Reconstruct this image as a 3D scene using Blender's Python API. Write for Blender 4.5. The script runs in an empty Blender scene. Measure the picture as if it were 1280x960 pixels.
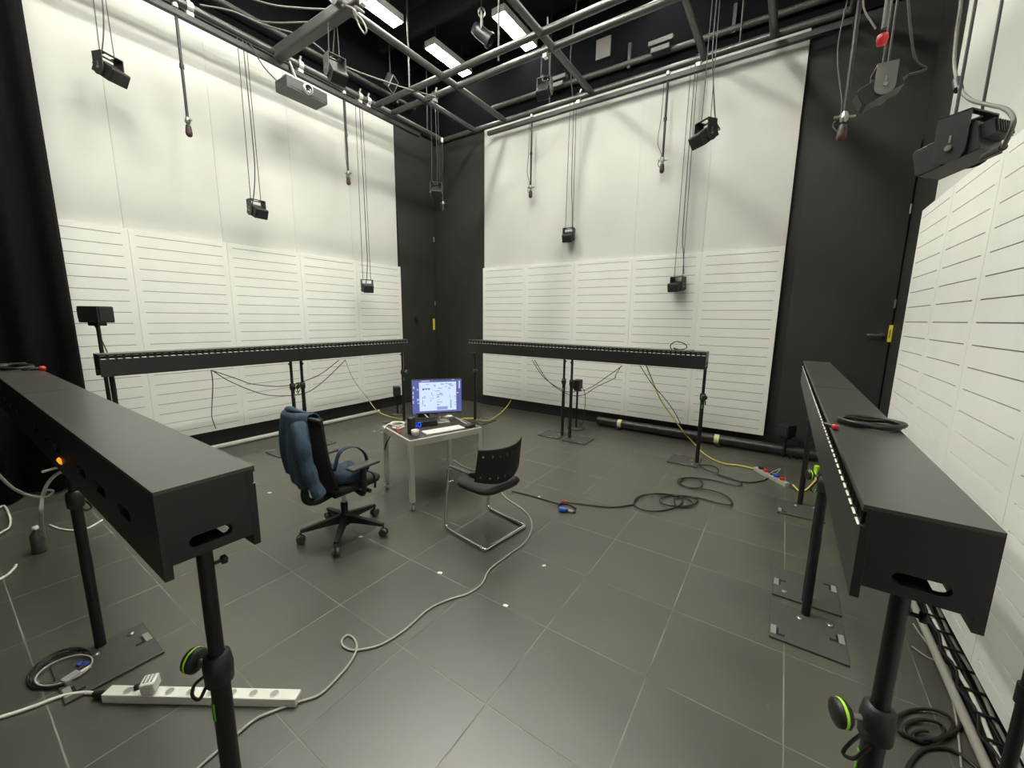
import bpy, math, random
from mathutils import Vector, Matrix

C = bpy.context.scene.collection
SC = bpy.context.scene
random.seed(7)

# ------------------------------------------------------------------ camera
CAM_H = 1.7
FPX = 500.9                                   # focal length in pixels of a 1280 px wide frame
YAW, PITCH, ROLL = (math.radians(a) for a in (-33.978, -9.4136, 0.66))
_cy, _sy, _cp, _sp = math.cos(YAW), math.sin(YAW), math.cos(PITCH), math.sin(PITCH)
FWD = Vector((_sy * _cp, _cy * _cp, _sp))
_r = Vector((_cy, -_sy, 0)); _u = _r.cross(FWD)
RGT = _r * math.cos(ROLL) + _u * math.sin(ROLL)
UPV = -_r * math.sin(ROLL) + _u * math.cos(ROLL)
cam_data = bpy.data.cameras.new('camera'); cam = bpy.data.objects.new('camera', cam_data); C.objects.link(cam)
cam_data.sensor_fit = 'HORIZONTAL'; cam_data.sensor_width = 36; cam_data.lens = FPX / 1280 * 36
cam_data.clip_start = 0.02; cam_data.clip_end = 60
M = Matrix((RGT, UPV, -FWD)).transposed().to_4x4(); M.translation = (0, 0, CAM_H)
cam.matrix_world = M
SC.camera = cam
# ------------------------------------------------------------------ world and exposure
w = bpy.data.worlds.new('world'); SC.world = w; w.use_nodes = True
w.node_tree.nodes['Background'].inputs[0].default_value = (0.9, 0.95, 1.0, 1)
w.node_tree.nodes['Background'].inputs[1].default_value = 0.0
SC.view_settings.view_transform = 'Standard'; SC.view_settings.look = 'None'
SC.view_settings.gamma = 1.0; SC.view_settings.use_curve_mapping = False
SC.view_settings.exposure = 0.0
TUBE_POWER = 83.0                             # emission of the ceiling tubes
TUBE_COL = (1.0, 0.985, 0.875)

# ------------------------------------------------------------------ measuring: pixel of the photograph -> point on a plane of the room
def at(px, py, axis, val):
    d = FWD + RGT * ((px - 640) / FPX) - UPV * ((py - 480) / FPX)
    o = Vector((0, 0, CAM_H))
    return o + d * ((val - o[axis]) / d[axis])
def fl(px, py, z=0.0): return at(px, py, 2, z)

# ------------------------------------------------------------------ materials
MATS = {}
def mat(name, col, rough=0.6, metal=0.0, noise=0.0, scale=20.0, bump=0.0, bscale=200.0, emit=None, estr=0.0, spec=0.5, sheen=0.0, rvar=0.0):
    m = bpy.data.materials.new(name); m.use_nodes = True; MATS[name] = m
    nt = m.node_tree; b = nt.nodes['Principled BSDF']
    b.inputs['Base Color'].default_value = (*col, 1); b.inputs['Roughness'].default_value = rough
    b.inputs['Metallic'].default_value = metal; b.inputs['Specular IOR Level'].default_value = spec
    tc = nt.nodes.new('ShaderNodeTexCoord')
    if noise > 0 or rvar > 0:
        n = nt.nodes.new('ShaderNodeTexNoise'); n.inputs['Scale'].default_value = scale; n.inputs['Detail'].default_value = 4
        nt.links.new(tc.outputs['Object'], n.inputs['Vector'])
        if noise > 0:
            mp = nt.nodes.new('ShaderNodeMapRange')
            mp.inputs[1].default_value = 0.3; mp.inputs[2].default_value = 0.7
            mp.inputs[3].default_value = 1 - noise; mp.inputs[4].default_value = 1 + noise
            nt.links.new(n.outputs['Fac'], mp.inputs[0])
            mx = nt.nodes.new('ShaderNodeVectorMath'); mx.operation = 'SCALE'
            mx.inputs[0].default_value = col
            nt.links.new(mp.outputs[0], mx.inputs['Scale']); nt.links.new(mx.outputs[0], b.inputs['Base Color'])
        if rvar > 0:
            mr = nt.nodes.new('ShaderNodeMapRange')
            mr.inputs[1].default_value = 0.3; mr.inputs[2].default_value = 0.7
            mr.inputs[3].default_value = rough - rvar; mr.inputs[4].default_value = rough + rvar
            nt.links.new(n.outputs['Fac'], mr.inputs[0]); nt.links.new(mr.outputs[0], b.inputs['Roughness'])
    if bump > 0:
        n2 = nt.nodes.new('ShaderNodeTexNoise'); n2.inputs['Scale'].default_value = bscale; n2.inputs['Detail'].default_value = 3
        nt.links.new(tc.outputs['Object'], n2.inputs['Vector'])
        bp = nt.nodes.new('ShaderNodeBump'); bp.inputs['Strength'].default_value = bump; bp.inputs['Distance'].default_value = 0.002
        nt.links.new(n2.outputs['Fac'], bp.inputs['Height']); nt.links.new(bp.outputs['Normal'], b.inputs['Normal'])
    if emit:
        b.inputs['Emission Color'].default_value = (*emit, 1); b.inputs['Emission Strength'].default_value = estr
    return m
mat('white_panel', (0.77, 0.77, 0.73), 0.62, noise=0.02, scale=3, spec=0.3)
mat('white_upper', (0.585, 0.585, 0.555), 0.75, noise=0.025, scale=1.5, spec=0.2)
mat('felt', (0.22, 0.21, 0.21), 0.95, spec=0.1)
mat('black_wall', (0.021, 0.021, 0.018), 0.7, noise=0.12, scale=4, bump=0.2)
mat('black_ceiling', (0.012, 0.013, 0.016), 0.8, noise=0.2, scale=3)
mat('black_steel', (0.016, 0.017, 0.019), 0.5)
mat('curtain', (0.0055, 0.0055, 0.006), 0.95, noise=0.2, scale=60, spec=0.1)
mat('floor_tile', (0.064, 0.063, 0.049), 0.35, noise=0.10, scale=2.2, rvar=0.03, spec=0.95)
mat('floor_joint', (0.17, 0.17, 0.15), 0.55, noise=0.5, scale=4)
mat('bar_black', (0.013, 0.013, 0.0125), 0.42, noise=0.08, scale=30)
mat('bar_top_sheen', (0.052, 0.052, 0.047), 0.29, noise=0.06, scale=30)  # black lid lightened to carry the sheen of the white walls
mat('bar_inside', (0.004, 0.004, 0.004), 0.9)
mat('sill_lit', (0.6, 0.59, 0.53), 0.55, noise=0.2, scale=80)  # pale colour stands for lamp light caught on the port sills
mat('pole_black', (0.006, 0.006, 0.007), 0.45)
mat('plate_black', (0.05, 0.05, 0.046), 0.5, noise=0.1, scale=12, bump=0.1)
mat('plate_handle', (0.22, 0.22, 0.2), 0.6, noise=0.1)
mat('bolt_steel', (0.35, 0.34, 0.3), 0.35, metal=0.9)
mat('lime', (0.42, 0.8, 0.03), 0.5)
mat('lime_dark', (0.16, 0.42, 0.03), 0.6)
mat('speaker_black', (0.012, 0.012, 0.012), 0.5, bump=0.15, bscale=300)
mat('speaker_grille', (0.010, 0.010, 0.011), 0.7)
mat('yoke_black', (0.02, 0.02, 0.02), 0.42)
mat('lit_yoke_grey', (0.09, 0.087, 0.083), 0.5)  # black yoke lightened as if lit from above; own grey of boxes and pole
mat('lit_yoke_pale', (0.16, 0.155, 0.15), 0.5)  # brighter lit copy of the black yoke; own grey of the junction box
mat('wire', (0.06, 0.06, 0.06), 0.5)
mat('grid_steel', (0.10, 0.10, 0.098), 0.34, metal=0.5, noise=0.1, scale=8)
mat('grid_dark', (0.03, 0.03, 0.03), 0.5)
mat('beam_grey', (0.07, 0.07, 0.068), 0.45)
mat('unlit_dark', (0.0045, 0.005, 0.0065), 0.95, spec=0.1)  # near-black colour standing in for the unlit void up high
mat('old_cable', (0.16, 0.155, 0.14), 0.6)
mat('chrome', (0.75, 0.74, 0.71), 0.14, metal=1.0)
mat('alu', (0.62, 0.61, 0.56), 0.38, metal=0.55)
mat('desk_top', (0.060, 0.045, 0.040), 0.35, noise=0.1, scale=20)
mat('chair_black', (0.007, 0.007, 0.007), 0.6)
mat('chair_fabric', (0.018, 0.018, 0.018), 0.9, bump=0.3, bscale=400)
mat('mesh_black', (0.006, 0.006, 0.007), 0.85)
mat('seat_grey', (0.018, 0.018, 0.018), 0.8, bump=0.25, bscale=400)
mat('caster_grey', (0.05, 0.05, 0.048), 0.5)
mat('denim', (0.036, 0.068, 0.105), 0.9, noise=0.22, scale=35, bump=0.4, bscale=500)
mat('bag_blue', (0.014, 0.032, 0.055), 0.8, noise=0.2, scale=30)
mat('white_plastic', (0.75, 0.75, 0.69), 0.4)
mat('white_cable', (0.68, 0.67, 0.6), 0.5)
mat('grey_cable', (0.36, 0.35, 0.31), 0.5)
mat('black_cable', (0.012, 0.012, 0.012), 0.45)
mat('yellow_cable', (0.66, 0.58, 0.10), 0.5)
mat('yellow_sign', (0.83, 0.68, 0.02), 0.5)
mat('cream_tape', (0.72, 0.68, 0.36), 0.6)
mat('red_plastic', (0.5, 0.03, 0.02), 0.4)
mat('dark_red', (0.045, 0.010, 0.010), 0.6)
mat('blue_plastic', (0.02, 0.07, 0.45), 0.45)
mat('paper', (0.82, 0.81, 0.76), 0.8)
mat('mug_white', (0.78, 0.76, 0.66), 0.3)
mat('socket_grey', (0.30, 0.30, 0.29), 0.5)
mat('tube_roll', (0.018, 0.017, 0.015), 0.35, noise=0.2, scale=10)
mat('tube_light', (0.9, 0.9, 0.9), 0.5, emit=TUBE_COL, estr=TUBE_POWER)
mat('tube_light_side', (0.9, 0.9, 0.9), 0.5, emit=TUBE_COL, estr=TUBE_POWER*0.30)
mat('tube_light_end', (0.9, 0.9, 0.9), 0.5, emit=TUBE_COL, estr=TUBE_POWER*0.30)
mat('fixture_white', (0.55, 0.55, 0.52), 0.45)
mat('lamp_black', (0.012, 0.012, 0.014), 0.45)
mat('lens', (0.02, 0.02, 0.03), 0.05, spec=0.8)
mat('projector_grey', (0.035, 0.035, 0.038), 0.45)
mat('projector_base', (0.16, 0.155, 0.155), 0.6)
mat('screen_frame', (0.0, 0.0, 0.0), 0.4, emit=(0.11, 0.13, 0.36), estr=1.0)
mat('screen_page', (0.0, 0.0, 0.0), 0.4, emit=(0.66, 0.80, 1.0), estr=1.0)
mat('screen_ink', (0.0, 0.0, 0.0), 0.4, emit=(0.30, 0.36, 0.72), estr=1.0)
mat('screen_ink_dark', (0.0, 0.0, 0.0), 0.4, emit=(0.07, 0.09, 0.36), estr=1.0)
mat('screen_icon', (0.0, 0.0, 0.0), 0.4, emit=(0.55, 0.62, 0.92), estr=1.0)
mat('led_blue', (0.0, 0.0, 0.0), 0.4, emit=(0.01, 0.12, 1.0), estr=2.0)
mat('led_amber', (0.1, 0.05, 0.0), 0.4, emit=(1.0, 0.32, 0.02), estr=1.2)
mat('led_red', (0.1, 0.0, 0.0), 0.4, emit=(1.0, 0.05, 0.05), estr=0.25)
mat('led_green', (0.0, 0.05, 0.0), 0.4, emit=(0.05, 0.45, 0.25), estr=0.6)
mat('rack_black', (0.01, 0.01, 0.011), 0.5)
mat('shaded_plastic', (0.05, 0.05, 0.042), 0.25)  # bottle plastic darkened to put the unlit spot into its colour
mat('card_brown', (0.16, 0.10, 0.06), 0.7)

# ------------------------------------------------------------------ mesh building
class MB:
    def __init__(s): s.v = []; s.f = []; s.mi = []; s.cur = 0; s.smooth = []; s.sm = False
    def _add(s, vs, fs, sm=None):
        o = len(s.v); s.v += [tuple(x) for x in vs]
        for f in fs:
            s.f.append([i + o for i in f]); s.mi.append(s.cur); s.smooth.append(s.sm if sm is None else sm)
        return s
    def box(s, c, d, R=None):
        x, y, z = d[0] / 2, d[1] / 2, d[2] / 2
        vs = [Vector(p) for p in ((-x,-y,-z),(x,-y,-z),(x,y,-z),(-x,y,-z),(-x,-y,z),(x,-y,z),(x,y,z),(-x,y,z))]
        if R is not None: vs = [R @ p for p in vs]
        c = Vector(c)
        return s._add([p + c for p in vs], [(0,3,2,1),(4,5,6,7),(0,1,5,4),(1,2,6,5),(2,3,7,6),(3,0,4,7)], False)
    def bb(s, x0, x1, y0, y1, z0, z1): return s.box(((x0+x1)/2, (y0+y1)/2, (z0+z1)/2), (x1-x0, y1-y0, z1-z0))
    def cyl(s, p0, p1, r0, r1=None, n=12, cap=True):
        r1 = r0 if r1 is None else r1
        p0, p1 = Vector(p0), Vector(p1); a = (p1 - p0).normalized()
        t = Vector((0,0,1)) if abs(a.z) < 0.9 else Vector((1,0,0))
        u = a.cross(t).normalized(); v = a.cross(u)
        vs = []
        for p, r in ((p0, r0), (p1, r1)):
            for i in range(n):
                an = 2*math.pi*i/n; vs.append(p + (u*math.cos(an) + v*math.sin(an))*r)
        s._add(vs, [(i, i+n, (i+1)%n+n, (i+1)%n) for i in range(n)], True)
        if cap: s._add(vs, [tuple(range(n)), tuple(range(2*n-1, n-1, -1))], False)
        return s
    def tube(s, pts, r, n=6, cap=True):
        pts = [Vector(p) for p in pts]
        pts = [p for i, p in enumerate(pts) if i == 0 or (p - pts[i-1]).length > 1e-5]
        m = len(pts); vs = []; u = None
        for i, p in enumerate(pts):
            a = (pts[min(i+1, m-1)] - pts[max(i-1, 0)])
            a = a.normalized() if a.length > 1e-9 else Vector((0,0,1))
            if u is None:
                t = Vector((0,0,1)) if abs(a.z) < 0.9 else Vector((1,0,0)); u = a.cross(t).normalized()
            u = (u - a * u.dot(a)); u = u.normalized() if u.length > 1e-6 else a.orthogonal().normalized()
            v = a.cross(u); rr = r[i] if isinstance(r, (list, tuple)) else r
            for k in range(n):
                an = 2*math.pi*k/n; vs.append(p + (u*math.cos(an) + v*math.sin(an))*rr)
        fs = [(i*n+k, i*n+(k+1)%n, (i+1)*n+(k+1)%n, (i+1)*n+k) for i in range(m-1) for k in range(n)]
        s._add(vs, fs, True)
        if cap: s._add(vs, [tuple(range(n-1,-1,-1)), tuple(range((m-1)*n, m*n))], False)
        return s
    def lathe(s, prof, c=(0,0,0), n=20, R=None):
        c = Vector(c); vs = []
        for r, z in prof:
            for k in range(n):
                an = 2*math.pi*k/n; p = Vector((r*math.cos(an), r*math.sin(an), z))
                vs.append((R @ p if R is not None else p) + c)
        m = len(prof)
        return s._add(vs, [(i*n+k, i*n+(k+1)%n, (i+1)*n+(k+1)%n, (i+1)*n+k) for i in range(m-1) for k in range(n)], True)
    def prism(s, poly, d, sm=False):
        # poly: list of 3-D points (planar), d: extrusion vector
        d = Vector(d); a = [Vector(p) for p in poly]; n = len(a)
        fs = [tuple(range(n-1,-1,-1)), tuple(range(n, 2*n))] + [(i, (i+1)%n, (i+1)%n+n, i+n) for i in range(n)]
        return s._add(a + [p + d for p in a], fs, sm)
    def quad(s, a, b, c, d): return s._add([a,b,c,d], [(0,1,2,3)], False)
    def grid(s, rows, closed=False, sm=True):
        m, n = len(rows), len(rows[0]); vs = [p for r in rows for p in r]
        k = n if closed else n-1
        return s._add(vs, [(i*n+j, i*n+(j+1)%n, (i+1)*n+(j+1)%n, (i+1)*n+j) for i in range(m-1) for j in range(k)], sm)
    def mesh(s, name, mats):
        me = bpy.data.meshes.new(name); me.from_pydata(s.v, [], s.f)
        for m in (mats if isinstance(mats, (list, tuple)) else [mats]): me.materials.append(MATS[m])
        me.polygons.foreach_set('material_index', s.mi); me.polygons.foreach_set('use_smooth', s.smooth); me.update()
        return me
    def build(s, name, mats, parent=None, bevel=0.0, seg=2, loc=None):
        return link(name, s.mesh(name, mats), parent, bevel, seg, loc)
def link(name, me, parent=None, bevel=0.0, seg=2, loc=None):
    o = bpy.data.objects.new(name, me); C.objects.link(o)
    if parent is not None: o.parent = parent
    if loc is not None: o.location = loc
    if bevel > 0:
        b = o.modifiers.new('bevel', 'BEVEL'); b.width = bevel; b.segments = seg; b.limit_method = 'ANGLE'; b.angle_limit = math.radians(40)
    return o
def subsurf(o, n=2, solid=0.0):
    if solid:
        m = o.modifiers.new('solid', 'SOLIDIFY'); m.thickness = solid; m.offset = 0
    m = o.modifiers.new('sub', 'SUBSURF'); m.levels = n; m.render_levels = n
def tag(o, label, cat, group=None):
    o['label'] = label; o['category'] = cat
    if group: o['group'] = group
    return o
def thing(name, label, cat, loc=(0,0,0), rz=0.0, group=None):
    o = bpy.data.objects.new(name, None); C.objects.link(o); o.location = loc; o.rotation_euler = (0,0,rz)
    o.empty_display_size = 0.1
    return tag(o, label, cat, group)
def struct(o): o['kind'] = 'structure'; return o
def copy_tree(src, loc, rz, label, group=None):
    r = src.copy(); C.objects.link(r); r.location = loc; r.rotation_euler = (0,0,rz); r['label'] = label
    if group: r['group'] = group
    for ch in list(src.children):
        c = ch.copy(); C.objects.link(c); c.parent = r
        for g in list(ch.children):
            d = g.copy(); C.objects.link(d); d.parent = c
    return r
def cr(pts, k=6):
    """Catmull-Rom through the points."""
    P = [Vector(p) for p in pts]; out = []
    if len(P) < 3: return P
    for i in range(len(P)-1):
        p0 = P[i-1] if i else P[0]*2 - P[1]; p1, p2 = P[i], P[i+1]; p3 = P[i+2] if i+2 < len(P) else P[-1]*2 - P[-2]
        for j in range(k):
            t = j/k; out.append(0.5*((2*p1) + (p2-p0)*t + (2*p0-5*p1+4*p2-p3)*t*t + (3*p1-p0-3*p2+p3)*t**3))
    out.append(P[-1]); return out
def Rz(a): return Matrix.Rotation(a, 3, 'Z')
def Ry(a): return Matrix.Rotation(a, 3, 'Y')
def Rx(a): return Matrix.Rotation(a, 3, 'X')

# ------------------------------------------------------------------ the room
XA, YB, XC = -6.12, 6.2, 0.95                # wall planes: left, far, right
PA, PB, PC = -6.0, 6.08, 0.83                # faces of the white acoustic panels
CEIL = 6.35
YBACK, XBACK = -2.6, XA
floor = struct(MB().bb(XA-0.1, 1.25, YBACK-0.1, YB+0.1, -0.12, -0.0012).build('floor', 'floor_joint'))
TP, G = 0.5485, 0.003
def tile_mesh():
    h = TP/2 - G
    return MB().bb(-h, h, -h, h, -0.02, 0.0).mesh('tile', 'floor_tile')
tile_me = tile_mesh()
ix0, iy0 = -0.386, 2.307
nx = range(int((XA-ix0)/TP)-1, int((1.2-ix0)/TP)+2); ny = range(int((YBACK-iy0)/TP)-1, int((YB-iy0)/TP)+2)
for i in nx:
    for j in ny:
        x0, x1, y0, y1 = ix0+i*TP, ix0+(i+1)*TP, iy0+j*TP, iy0+(j+1)*TP
        cx0, cx1, cy0, cy1 = max(x0, XA), min(x1, 1.2), max(y0, YBACK), min(y1, YB)
        if cx1-cx0 < 0.03 or cy1-cy0 < 0.03: continue
        dz = random.uniform(-0.0004, 0.0)
        if (cx0, cx1, cy0, cy1) == (x0, x1, y0, y1):
            link('tile', tile_me, floor, loc=((x0+x1)/2, (y0+y1)/2, dz))
        else:
            MB().bb(cx0+G, cx1-G, cy0+G, cy1-G, -0.02, dz).build('tile', 'floor_tile', floor)
wall_left = struct(MB().bb(XA-0.1, XA, YBACK-0.1, YB+0.1, -0.1, CEIL).build('wall_left', 'black_wall'))
wall_far = struct(MB().bb(XA, 1.25, YB, YB+0.1, -0.1, CEIL).build('wall_far', 'black_wall'))
wall_right = struct(MB().bb(XC+0.05, XC+0.15, YBACK-0.1, YB, -0.1, CEIL).build('wall_right', 'black_wall'))
wall_back = struct(MB().bb(XA, 1.25, YBACK-0.1, YBACK, -0.1, CEIL).build('wall_back', 'black_wall'))
ceiling = struct(MB().bb(XA-0.1, 1.25, YBACK-0.1, YB+0.1, CEIL, CEIL+0.1).build('ceiling', 'black_ceiling'))
# a slotted acoustic panel: local x along the wall, y = 0 front face (facing -y), z up
PITCHZ, NSL, PZ0, PZ1 = 0.1188, 20, 0.205, 2.6
def slotted(wd, first=2.54):
    b = MB(); t = 0.05; e = 0.0012; m = 0.058; rec = 0.008
    rowsz = []; z = PZ1
    zs = [first - PITCHZ*k for k in range(NSL)]
    x0, x1, xm0, xm1 = e, wd-e, m, wd-m
    def fq(xa, xb, za, zb): b.quad((xa,0,za),(xb,0,za),(xb,0,zb),(xa,0,zb))
    edges = [PZ0] + [v for s_ in reversed(zs) for v in (s_-0.0032, s_+0.0032)] + [PZ1]
    fq(x0, xm0, PZ0, PZ1); fq(xm1, x1, PZ0, PZ1)
    for i in range(0, len(edges), 2): fq(xm0, xm1, edges[i], edges[i+1])
    for s_ in zs:
        za, zb = s_-0.0032, s_+0.0032
        b.cur = 0
        b.quad((xm0,0,za),(xm0,rec,za),(xm1,rec,za),(xm1,0,za)); b.quad((xm0,rec,zb),(xm0,0,zb),(xm1,0,zb),(xm1,rec,zb))
        b.quad((xm0,0,za),(xm0,0,zb),(xm0,rec,zb),(xm0,rec,za)); b.quad((xm1,0,zb),(xm1,0,za),(xm1,rec,za),(xm1,rec,zb))
        b.cur = 1; b.quad((xm0,rec,za),(xm1,rec,za),(xm1,rec,zb),(xm0,rec,zb)); b.cur = 0
    b.quad((x0,0,PZ1),(x1,0,PZ1),(x1,t,PZ1),(x0,t,PZ1)); b.quad((x0,t,PZ0),(x1,t,PZ0),(x1,0,PZ0),(x0,0,PZ0))
    b.quad((x0,t,PZ0),(x0,0,PZ0),(x0,0,PZ1),(x0,t,PZ1)); b.quad((x1,0,PZ0),(x1,t,PZ0),(x1,t,PZ1),(x1,0,PZ1))
    b.quad((x1,t,PZ0),(x0,t,PZ0),(x0,t,PZ1),(x1,t,PZ1))
    return b.mesh('acoustic_panel', ['white_panel', 'felt'])
def plain(wd, z1):
    e = 0.001
    return MB().bb(e, wd-e, 0.0, 0.035, PZ1+0.002, z1).mesh('upper_panel', 'white_upper')
PW = 0.936
sl_me, up_me, uf_me = slotted(PW), plain(PW, 5.06), plain(PW, 4.97)
def place(me, name, parent, loc, rz):
    o = link(name, me, parent, loc=loc); o.rotation_euler = (0, 0, rz); return o
# left wall: panel local -y faces +x  -> rotate by +90 deg ; local x -> +y
y = 5.175
for k in range(6):
    place(sl_me, 'acoustic_panel', wall_left, (PA, y-PW*(k+1), 0), math.pi/2)
    place(up_me, 'upper_panel', wall_left, (PA-0.045, y-PW*(k+1)-0.02, 0), math.pi/2)
# far wall: faces -y, no rotation
x = -4.78
for k in range(5):
    place(sl_me, 'acoustic_panel', wall_far, (x+PW*k, PB, 0), 0)
    place(uf_me, 'upper_panel', wall_far, (x+PW*k+0.0, PB+0.045, 0), 0)
# right wall: faces -x -> rotate -90 deg ; local x -> -y
PWC = 0.77; sc_me, uc_me = slotted(PWC, 2.533), plain(PWC, 5.5)
for k in range(9):
    place(sc_me, 'acoustic_panel', wall_right, (PC, 4.745-PWC*k, 0), -math.pi/2)
    place(uc_me, 'upper_panel', wall_right, (PC+0.055, 4.70-PWC*k, 0), -math.pi/2)
# battens behind the panels, so that they hang from the wall
for y0, y1, xa, xb in ((-0.4, 5.15, XA, PA-0.05),): 
    for z in (0.55, 1.4, 2.3, 3.4, 4.4): MB().bb(xa, xb+(-0.012 if z > 2.6 else 0.0)*0, y0, y1, z-0.03, z+0.03).build('batten', 'black_steel', wall_left)
for z in (0.55, 1.4, 2.3, 3.4, 4.4): MB().bb(-4.75, -0.15, PB+(0.08 if z > 2.6 else 0.05), YB, z-0.03, z+0.03).build('batten', 'black_steel', wall_far)
for z in (0.55, 1.4, 2.3, 3.4, 4.4): MB().bb(PC+(0.09 if z > 2.6 else 0.05), XC+0.05, -2.1, 4.6, z-0.03, z+0.03).build('batten', 'black_steel', wall_right)

# dark sheets added over the upper walls, standing in for unlit depth
struct(MB().bb(XA, XA+0.03, -2.5, YB-0.03, 5.1, CEIL-0.02).build('dark_sheet_1', 'unlit_dark'))
struct(MB().bb(XA+0.03, XC, YB-0.03, YB, 5.0, CEIL-0.02).build('dark_sheet_2', 'unlit_dark'))
struct(MB().bb(XC+0.0, XC+0.04, -2.5, YB-0.03, 5.55, CEIL-0.02).build('dark_sheet_3', 'unlit_dark'))
# black doors in the two far corners
def lever(parent, p, along, out):
    b = MB(); p, along, out = Vector(p), Vector(along), Vector(out)
    b.cyl(p, p+out*0.012, 0.026, n=14); b.cyl(p+out*0.012, p+out*0.05, 0.010, n=10)
    b.tube(cr([p+out*0.05, p+out*0.055+along*0.06, p+out*0.05+along*0.135], 4), 0.010, 8)
    return b.build('door_handle', 'bolt_steel', parent)
d1 = struct(MB().bb(XA, XA+0.035, 5.22, 6.12, 0.02, 3.6).build('door_1', 'black_wall', bevel=0.003))
lk = MB(); lk.cyl((XA+0.035, 5.60, 1.66), (XA+0.075, 5.60, 1.66), 0.045, n=16); lk.bb(XA+0.07, XA+0.09, 5.545, 5.62, 1.62, 1.66)
lk.build('door_knob', 'speaker_black', d1)
MB().bb(XA+0.0351, XA+0.0365, 6.06, 6.115, 1.43, 1.66).build('warning_sticker', 'yellow_sign', d1)
for z in (1.97, 3.24): 
    b = MB(); b.cyl((XA+0.045, 6.125, z-0.05), (XA+0.045, 6.125, z+0.05), 0.012, n=10); b.build('hinge', 'bolt_steel', d1)
d2 = struct(MB().bb(-0.02, 0.955, YB-0.035, YB, 0.02, 3.6).build('door_2', 'black_wall', bevel=0.003))
lever(d2, (0.915, YB-0.035, 1.552), (-1, 0, 0), (0, -1, 0))
st = MB().bb(0.905+0.06, 0.955+0.05, YB-0.0375, YB-0.0351, 1.475, 1.665).build('warning_sticker', 'yellow_sign', d2)
MB().bb(0.977, 0.985, YB-0.0382, YB-0.0376, 1.52, 1.61).build('print', 'card_brown', st)
d2.data.transform(Matrix.Translation((0.03, 0, 0)))
for z in (1.9, 2.9):
    b = MB(); b.cyl((0.985, YB-0.045, z-0.05), (0.985, YB-0.045, z+0.05), 0.012, n=10); b.build('hinge', 'bolt_steel', d2)
# wall base: black plinth set back under the panels, tube and cable tray
struct(MB().bb(XA, XA+0.05, -0.6, 5.2, 0.0, 0.2).build('baseboard_left', 'black_steel'))
struct(MB().bb(-4.9, 0.9, YB-0.05, YB, 0.0, 0.19).build('baseboard_far', 'black_steel'))
struct(MB().bb(XC-0.01, XC+0.05, YBACK, 4.9, 0.0, 0.2).build('baseboard_right', 'black_steel'))

# curtain on the left
def curtain(name, p0, p1, z0, z1, amp, nf):
    p0, p1 = Vector((*p0, 0)), Vector((*p1, 0)); d = (p1-p0); n = Vector((-d.y, d.x, 0)).normalized()
    rows = []; m = nf*8
    for zi in range(7):
        t = zi/6; z = z0+(z1-z0)*t; a = amp*(1.15-0.5*t); row = []
        for i in range(m+1):
            s = i/m; ph = s*nf*2*math.pi
            row.append(p0 + d*s + n*(a*math.sin(ph+0.5*math.sin(ph*0.37)) + a*0.35*math.sin(ph*0.43+t)) + Vector((0,0,z)))
        rows.append(row)
    o = MB().grid(rows).build(name, 'curtain'); m_ = o.modifiers.new('solid', 'SOLIDIFY'); m_.thickness = 0.004
    return o
tag(curtain('curtain', (-5.62, 0.86), (-5.62, -2.4), 0.03, 6.0, 0.07, 13), 'floor length black curtain hanging at the left end of the room', 'curtain')

# ------------------------------------------------------------------ ceiling: joists, lights, rails
for k, y in enumerate((4.98, 3.2, 1.3, -0.6)):
    o = MB().bb(XA, XC, y-0.05, y+0.05, CEIL-0.3, CEIL).build('joist', 'black_ceiling', ceiling)
def light(x, y0, y1, z, label, lamp='tube_light'):
    t = thing('ceiling_light', label, 'light', (x, (y0+y1)/2, z), 0, 'fluorescent ceiling lights')
    L = y1-y0
    b = MB(); b.bb(-0.11, 0.11, -L/2, L/2, 0.05, 0.1)
    for sx in (-0.11, 0.11): b.bb(sx-0.003, sx+0.003, -L/2, L/2, 0.0, 0.06)
    for sy in (-L/2, L/2): b.bb(-0.11, 0.11, sy-0.003, sy+0.003, 0.0, 0.06)
    b.build('housing', 'fixture_white', t)
    for sx in (-0.053, 0.053):
        MB().bb(sx-0.036, sx+0.036, -L/2+0.02, L/2-0.02, -0.014, 0.03).build('light_tube', lamp, t)
    for sy in (-0.35*L, 0.35*L): MB().cyl((0, sy, 0.1), (0, sy, CEIL-z), 0.006, n=6).build('hanger', 'wire', t)
    return t
LZ = 5.95
light(-5.2, 3.5, 4.6, LZ, 'largest glowing twin tube ceiling light at the top edge beside the cable loops', 'tube_light_side')
light(-5.15, 5.18, 6.1, LZ, 'glowing twin tube ceiling light crossed by the grid bars, nearest the far corner', 'tube_light_end')
light(-3.83, 5.22, 6.12, LZ, 'glowing twin tube ceiling light behind the long bar, right of the stage lantern', 'tube_light_end')
light(-1.72, 5.1, 6.02, LZ, 'glowing twin tube ceiling light just showing above the far wall screen', 'tube_light_end')
for (x, y0) in ( (-3.83, 3.4), (-3.83, 1.7), (-2.5, 3.3), (-2.5, 1.6), (-1.15, 3.3), (-1.15, 1.6), (-3.83, 0.0), (-2.5, -0.2), (-1.15, -0.2)):
    light(x, y0, y0+1.1, LZ, 'twin tube ceiling light further forward over the middle of the room')
for y0 in (1.8, 0.1): light(-5.2, y0, y0+1.1, LZ, 'twin tube ceiling light further forward along the left wall', 'tube_light_side')

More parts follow.
